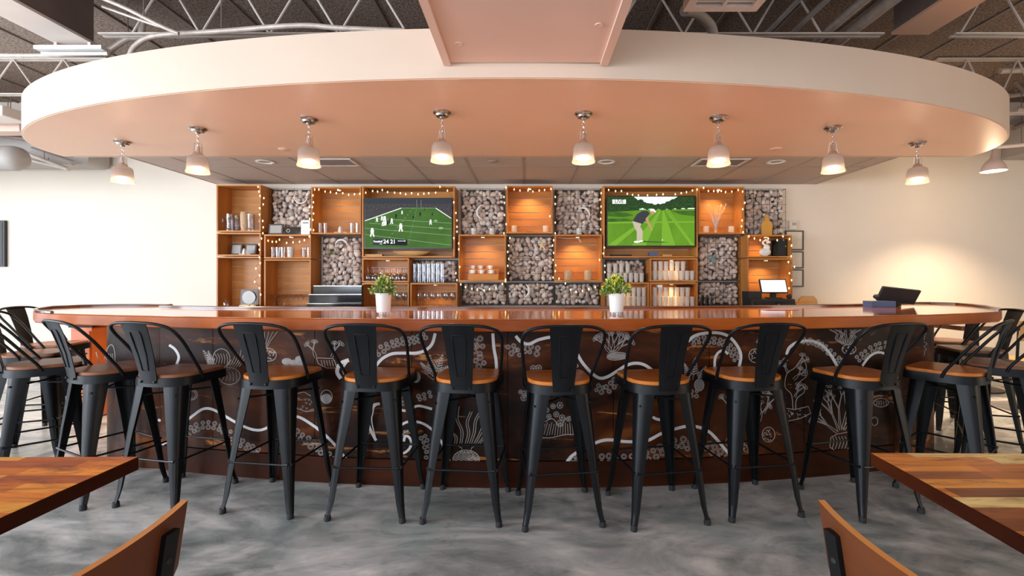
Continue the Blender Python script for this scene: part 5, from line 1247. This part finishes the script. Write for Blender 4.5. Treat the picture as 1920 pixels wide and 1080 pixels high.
ST = [(-3.92, 3.88, -80, 'black stool with a worn wood seat at the far left, farthest from the viewer'),
      (-3.58, 3.42, -66, 'black stool at the left bar end, second from the far left edge'),
      (-3.08, 3.0, -45, 'black stool cut off by the left edge, its seat in front of others'),
      (-2.52, 2.84, -27, 'black stool just right of the left edge, behind the left table\'s corner'),
      (-2.047, 2.76, -12, 'black stool with a brown worn seat above the left table\'s right corner'),
      (-1.42, 2.706, -8, 'black stool below the crates of the far left column'),
      (-.837, 2.65, -3, 'black stool below the pale green potted plant'),
      (-.326, 2.616, -4.5, 'black stool just left of the bar centre with an orange-brown seat'),
      (.168, 2.578, 6, 'black stool at the centre, its panel facing the viewer squarely'),
      (.704, 2.589, 9, 'black stool just right of the yellow potted plant'),
      (1.239, 2.673, 8, 'black stool below the register screen'),
      (1.894, 2.687, 14, 'black stool overlapping the right table\'s left corner'),
      (2.52, 2.81, 36, 'black stool behind the right table, its bright seat turned to the bar\'s end'),
      (3.02, 3.00, 52, 'black stool at the right bar end with a dark patterned seat'),
      (3.42, 3.60, 74, 'black stool at the right, third from the far end of the row'),
      (3.66, 4.10, 84, 'black stool farthest back at the right end of the bar')]
st0 = make_stool()
for i, (x, y, a, lb) in enumerate(ST):
    if i == 0:
        o = st0; o.location = (x, y, 0); o.rotation_euler = (0, 0, R(a)); o['label'] = lb; o['group'] = 'bar stools along the bar'
    else: o = dup(st0, (x, y, 0), R(a), lb, 'bar stools along the bar')
    ST[i] = ST[i]+(o,)
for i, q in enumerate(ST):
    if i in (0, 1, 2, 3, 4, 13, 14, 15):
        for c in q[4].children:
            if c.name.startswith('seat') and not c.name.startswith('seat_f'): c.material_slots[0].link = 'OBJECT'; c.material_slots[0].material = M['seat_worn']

# ------------------------------------------------------------------ dining tables and chairs in front
def dtable(poly, label, mat):
    cx = sum(p[0] for p in poly)/4; cy = sum(p[1] for p in poly)/4
    t = thing('dining_table', (cx, cy, 0), label, 'table', 'butcher-block dining tables')
    MB().prism(poly, .712, .75, 1, mt=0).build('tabletop', [mat, 'table_edge'], t, smooth=False, bevel=.0015)
    mb = MB(); mb.lathe([(.001, 0), (.27, .002), (.27, .012), (.05, .03), (.001, .03)], (cx, cy, 0), 28); mb.build('base', 'black_metal', t)
    MB().tube([(cx, cy, .03), (cx, cy, .70)], .038, 16).build('column', 'black_metal', t)
    mb = MB(); mb.box(cx-.25, cx+.25, cy-.03, cy+.03, .695, .711); mb.box(cx-.03, cx+.03, cy-.25, cy+.25, .690, .7105); mb.build('spider', 'black_metal', t, smooth=False)
dtable([(-1.133, 1.37), (-2.40, 1.36), (-2.42, .61), (-1.156, .62)], 'orange-brown striped wooden table at the lower left', 'table_l')
dtable([(1.025, 1.40), (2.30, 1.385), (2.27, .63), (.988, .645)], 'striped wooden table with pale staves at the lower right', 'table')
def dchair(x, y, side, label, rz=0):
    """side -1: sits at the left table, back towards +x"""
    t = thing('dining_chair', (x, y, 0), label, 'chair', 'plywood dining chairs', world=False, rz=rz)
    s = -side   # back leans towards s
    # plywood back: curved plan, long in y
    W = .205; nu, nv = 17, 7; H0, H1 = .665, .852
    def pt(u, v, off):
        yy = u*W*(1 if v > .3 else .84+.16*v/.3); z = H0+(H1-H0)*v
        xx = (.035*(1-u*u))+(z-.68)*.16+off
        return (s*xx, yy, z)
    vs = []; 
    for off in (0, .013):
        for j in range(nv):
            for i in range(nu): vs.append(pt(-1+2*i/(nu-1), j/(nv-1), off))
    n = nu*nv; body = []; edge = []
    for j in range(nv-1):
        for i in range(nu-1): a = j*nu+i; body += [(a, a+1, a+nu+1, a+nu), (n+a, n+a+nu, n+a+nu+1, n+a+1)]
    for i in range(nu-1): edge += [(i, n+i, n+i+1, i+1), ((nv-1)*nu+i, (nv-1)*nu+i+1, n+(nv-1)*nu+i+1, n+(nv-1)*nu+i)]
    for j in range(nv-1): edge += [(j*nu, j*nu+nu, n+j*nu+nu, n+j*nu), (j*nu+nu-1, n+j*nu+nu-1, n+j*nu+2*nu-1, j*nu+2*nu-1)]
    mb = MB(); mb.v = vs; mb.f = [list(f) for f in body+edge]; mb.m = [0]*len(body)+[1]*len(edge)
    mb.build('backrest', ['ply', 'ply_edge'], t, angle=50)
    for yy in (-.145, .145):
        u = yy/W; r = MB()
        pa = []
        for z in (.825, .72, .64, .56, .46): pa.append((s*((.035*(1-u*u))+(z-.68)*.16+.0135+.006), yy, z))
        pa += [(s*(-.02), yy*1.05, .40), (s*.03, yy*1.4, .0)]
        vs = []
        for x_, y_, z_ in pa: vs += [(x_-.006, y_-.014, z_), (x_+.006, y_-.014, z_), (x_+.006, y_+.014, z_), (x_-.006, y_+.014, z_)]
        fs = [(k*4+j, k*4+(j+1) % 4, k*4+4+(j+1) % 4, k*4+4+j) for k in range(len(pa)-1) for j in range(4)]+[(0, 1, 2, 3), (len(vs)-4, len(vs)-3, len(vs)-2, len(vs)-1)]
        r.add(vs, fs); up = r.build('rear_leg', 'black_metal', t, smooth=False)
        for z in (.775, .70):
            x_ = s*((.035*(1-u*u))+(z-.68)*.16+.0135+.012); MB().ball((x_, yy, z), (.003, .006, .006), 8, 6).build('bolt', 'rubber', up)
    MB().prism([(-s*.42, -.20), (-s*.42, .20), (-s*.02, .18), (-s*.02, -.18)], .435, .452).build('seat', 'ply', t, bevel=.004)
    for yy in (-.17, .17): MB().tube([(-s*.38, yy, .434), (-s*.41, yy*1.1, 0)], .011, 10).build('front_leg', 'black_metal', t)
    mb = MB(); mb.tube([(-s*.38, -.17, .42), (-s*.38, .17, .42)], .009, 8); mb.tube([(-s*.38, -.15, .42), (-s*.03, -.12, .42)], .009, 8); mb.tube([(-s*.38, .15, .42), (-s*.03, .12, .42)], .009, 8); mb.build('seat_frame', 'black_metal', t)
dchair(-.70, .685, -1, 'plywood dining chair at the left table, orange top edge', -.10)
dchair(.61, .685, 1, 'plywood dining chair at the right table with black brackets', .10)

# furniture glimpsed beyond the bar ends
t = thing('wooden_cabinet', (PX(150, 4.2), 4.4, 0), 'orange-red cabinet glimpsed under the bar\'s left end', 'cabinet')
MB().box(PX(133, 4.2), PX(172, 4.2), 4.2, 4.6, .02, .83).build('body', 'orange_red', t, smooth=False); MB().box(PX(130, 4.2), PX(175, 4.2), 4.19, 4.61, .831, .86).build('top', 'plinth', t, smooth=False)
MB().box(PX(136, 4.2), PX(170, 4.2), 4.185, 4.199, .45, .80).build('door', 'orange_red', t, smooth=False)
t = thing('side_table', (5.15, 5.4, 0), 'dark wooden table beyond the bar\'s right end', 'table')
MB().box(4.72, 5.6, 5.1, 5.7, .70, .75).build('tabletop', 'rim', t, smooth=False, bevel=.004); MB().tube([(5.15, 5.4, .02), (5.15, 5.4, .70)], .04, 12).build('column', 'black_metal', t); MB().lathe([(.001, 0), (.25, 0), (.25, .015), (.04, .03)], (5.15, 5.4, 0), 24).build('base', 'black_metal', t)
t = thing('wooden_chair', (4.95, 4.75, 0), 'pale wooden chair beyond the bar\'s right end', 'chair', world=False)
MB().box(-.2, .2, -.2, .2, .43, .455).build('seat', 'tan_wood', t, smooth=False)
MB().box(-.18, .18, -.2, -.18, .66, .86).build('backrest', 'tan_wood', t, smooth=False, bevel=.01)
for sx in (-.17, .17):
    MB().tube([(sx, -.19, 0), (sx, -.17, .44), (sx, -.19, .80)], .012, 8).build('leg', 'black_metal', t); MB().tube([(sx, .19, 0), (sx, .17, .43)], .012, 8).build('leg', 'black_metal', t)

for o in PROTOS:
    for c in list(o.children): bpy.data.objects.remove(c)
    bpy.data.objects.remove(o)

# ------------------------------------------------------------------ light
def area(x, y, z, sx, sy, rot, e, col):
    l = bpy.data.lights.new('window_and_fill_light', 'AREA'); l.shape = 'RECTANGLE'; l.size = sx; l.size_y = sy; l.energy = e; l.color = col
    o = bpy.data.objects.new('window_and_fill_light', l); C.objects.link(o); o.location = (x, y, z); o.rotation_euler = rot
DAY = (.84, .94, 1.06)
for (a, b), e in zip(wl, (150, 165, 110, 35)): area(-XW+.03, (a+b)/2, 1.7, 2.3, b-a-.1, (0, R(-90), 0), e, DAY)
for i, (a, b) in enumerate(wr): area((a+b)/2, YR+.03, 1.6, b-a-.1, 2.5, (R(90), 0, 0), (115, 55, 15, 8)[i], DAY)
area(XW-.03, -.5, 1.55, 2.0, 2.9, (0, R(90), 0), 70, (1, .76, .54))  # warm light put in to tan the bulkhead's right end, not daylight
w = bpy.data.worlds.new('sky'); bpy.context.scene.world = w; w.use_nodes = True
w.node_tree.nodes['Background'].inputs[0].default_value = (.75, .86, 1, 1); w.node_tree.nodes['Background'].inputs[1].default_value = 1.0
vs = bpy.context.scene.view_settings
vs.view_transform = 'Standard'; vs.look = 'None'; vs.gamma = 1; vs.use_curve_mapping = False; vs.exposure = 0.75
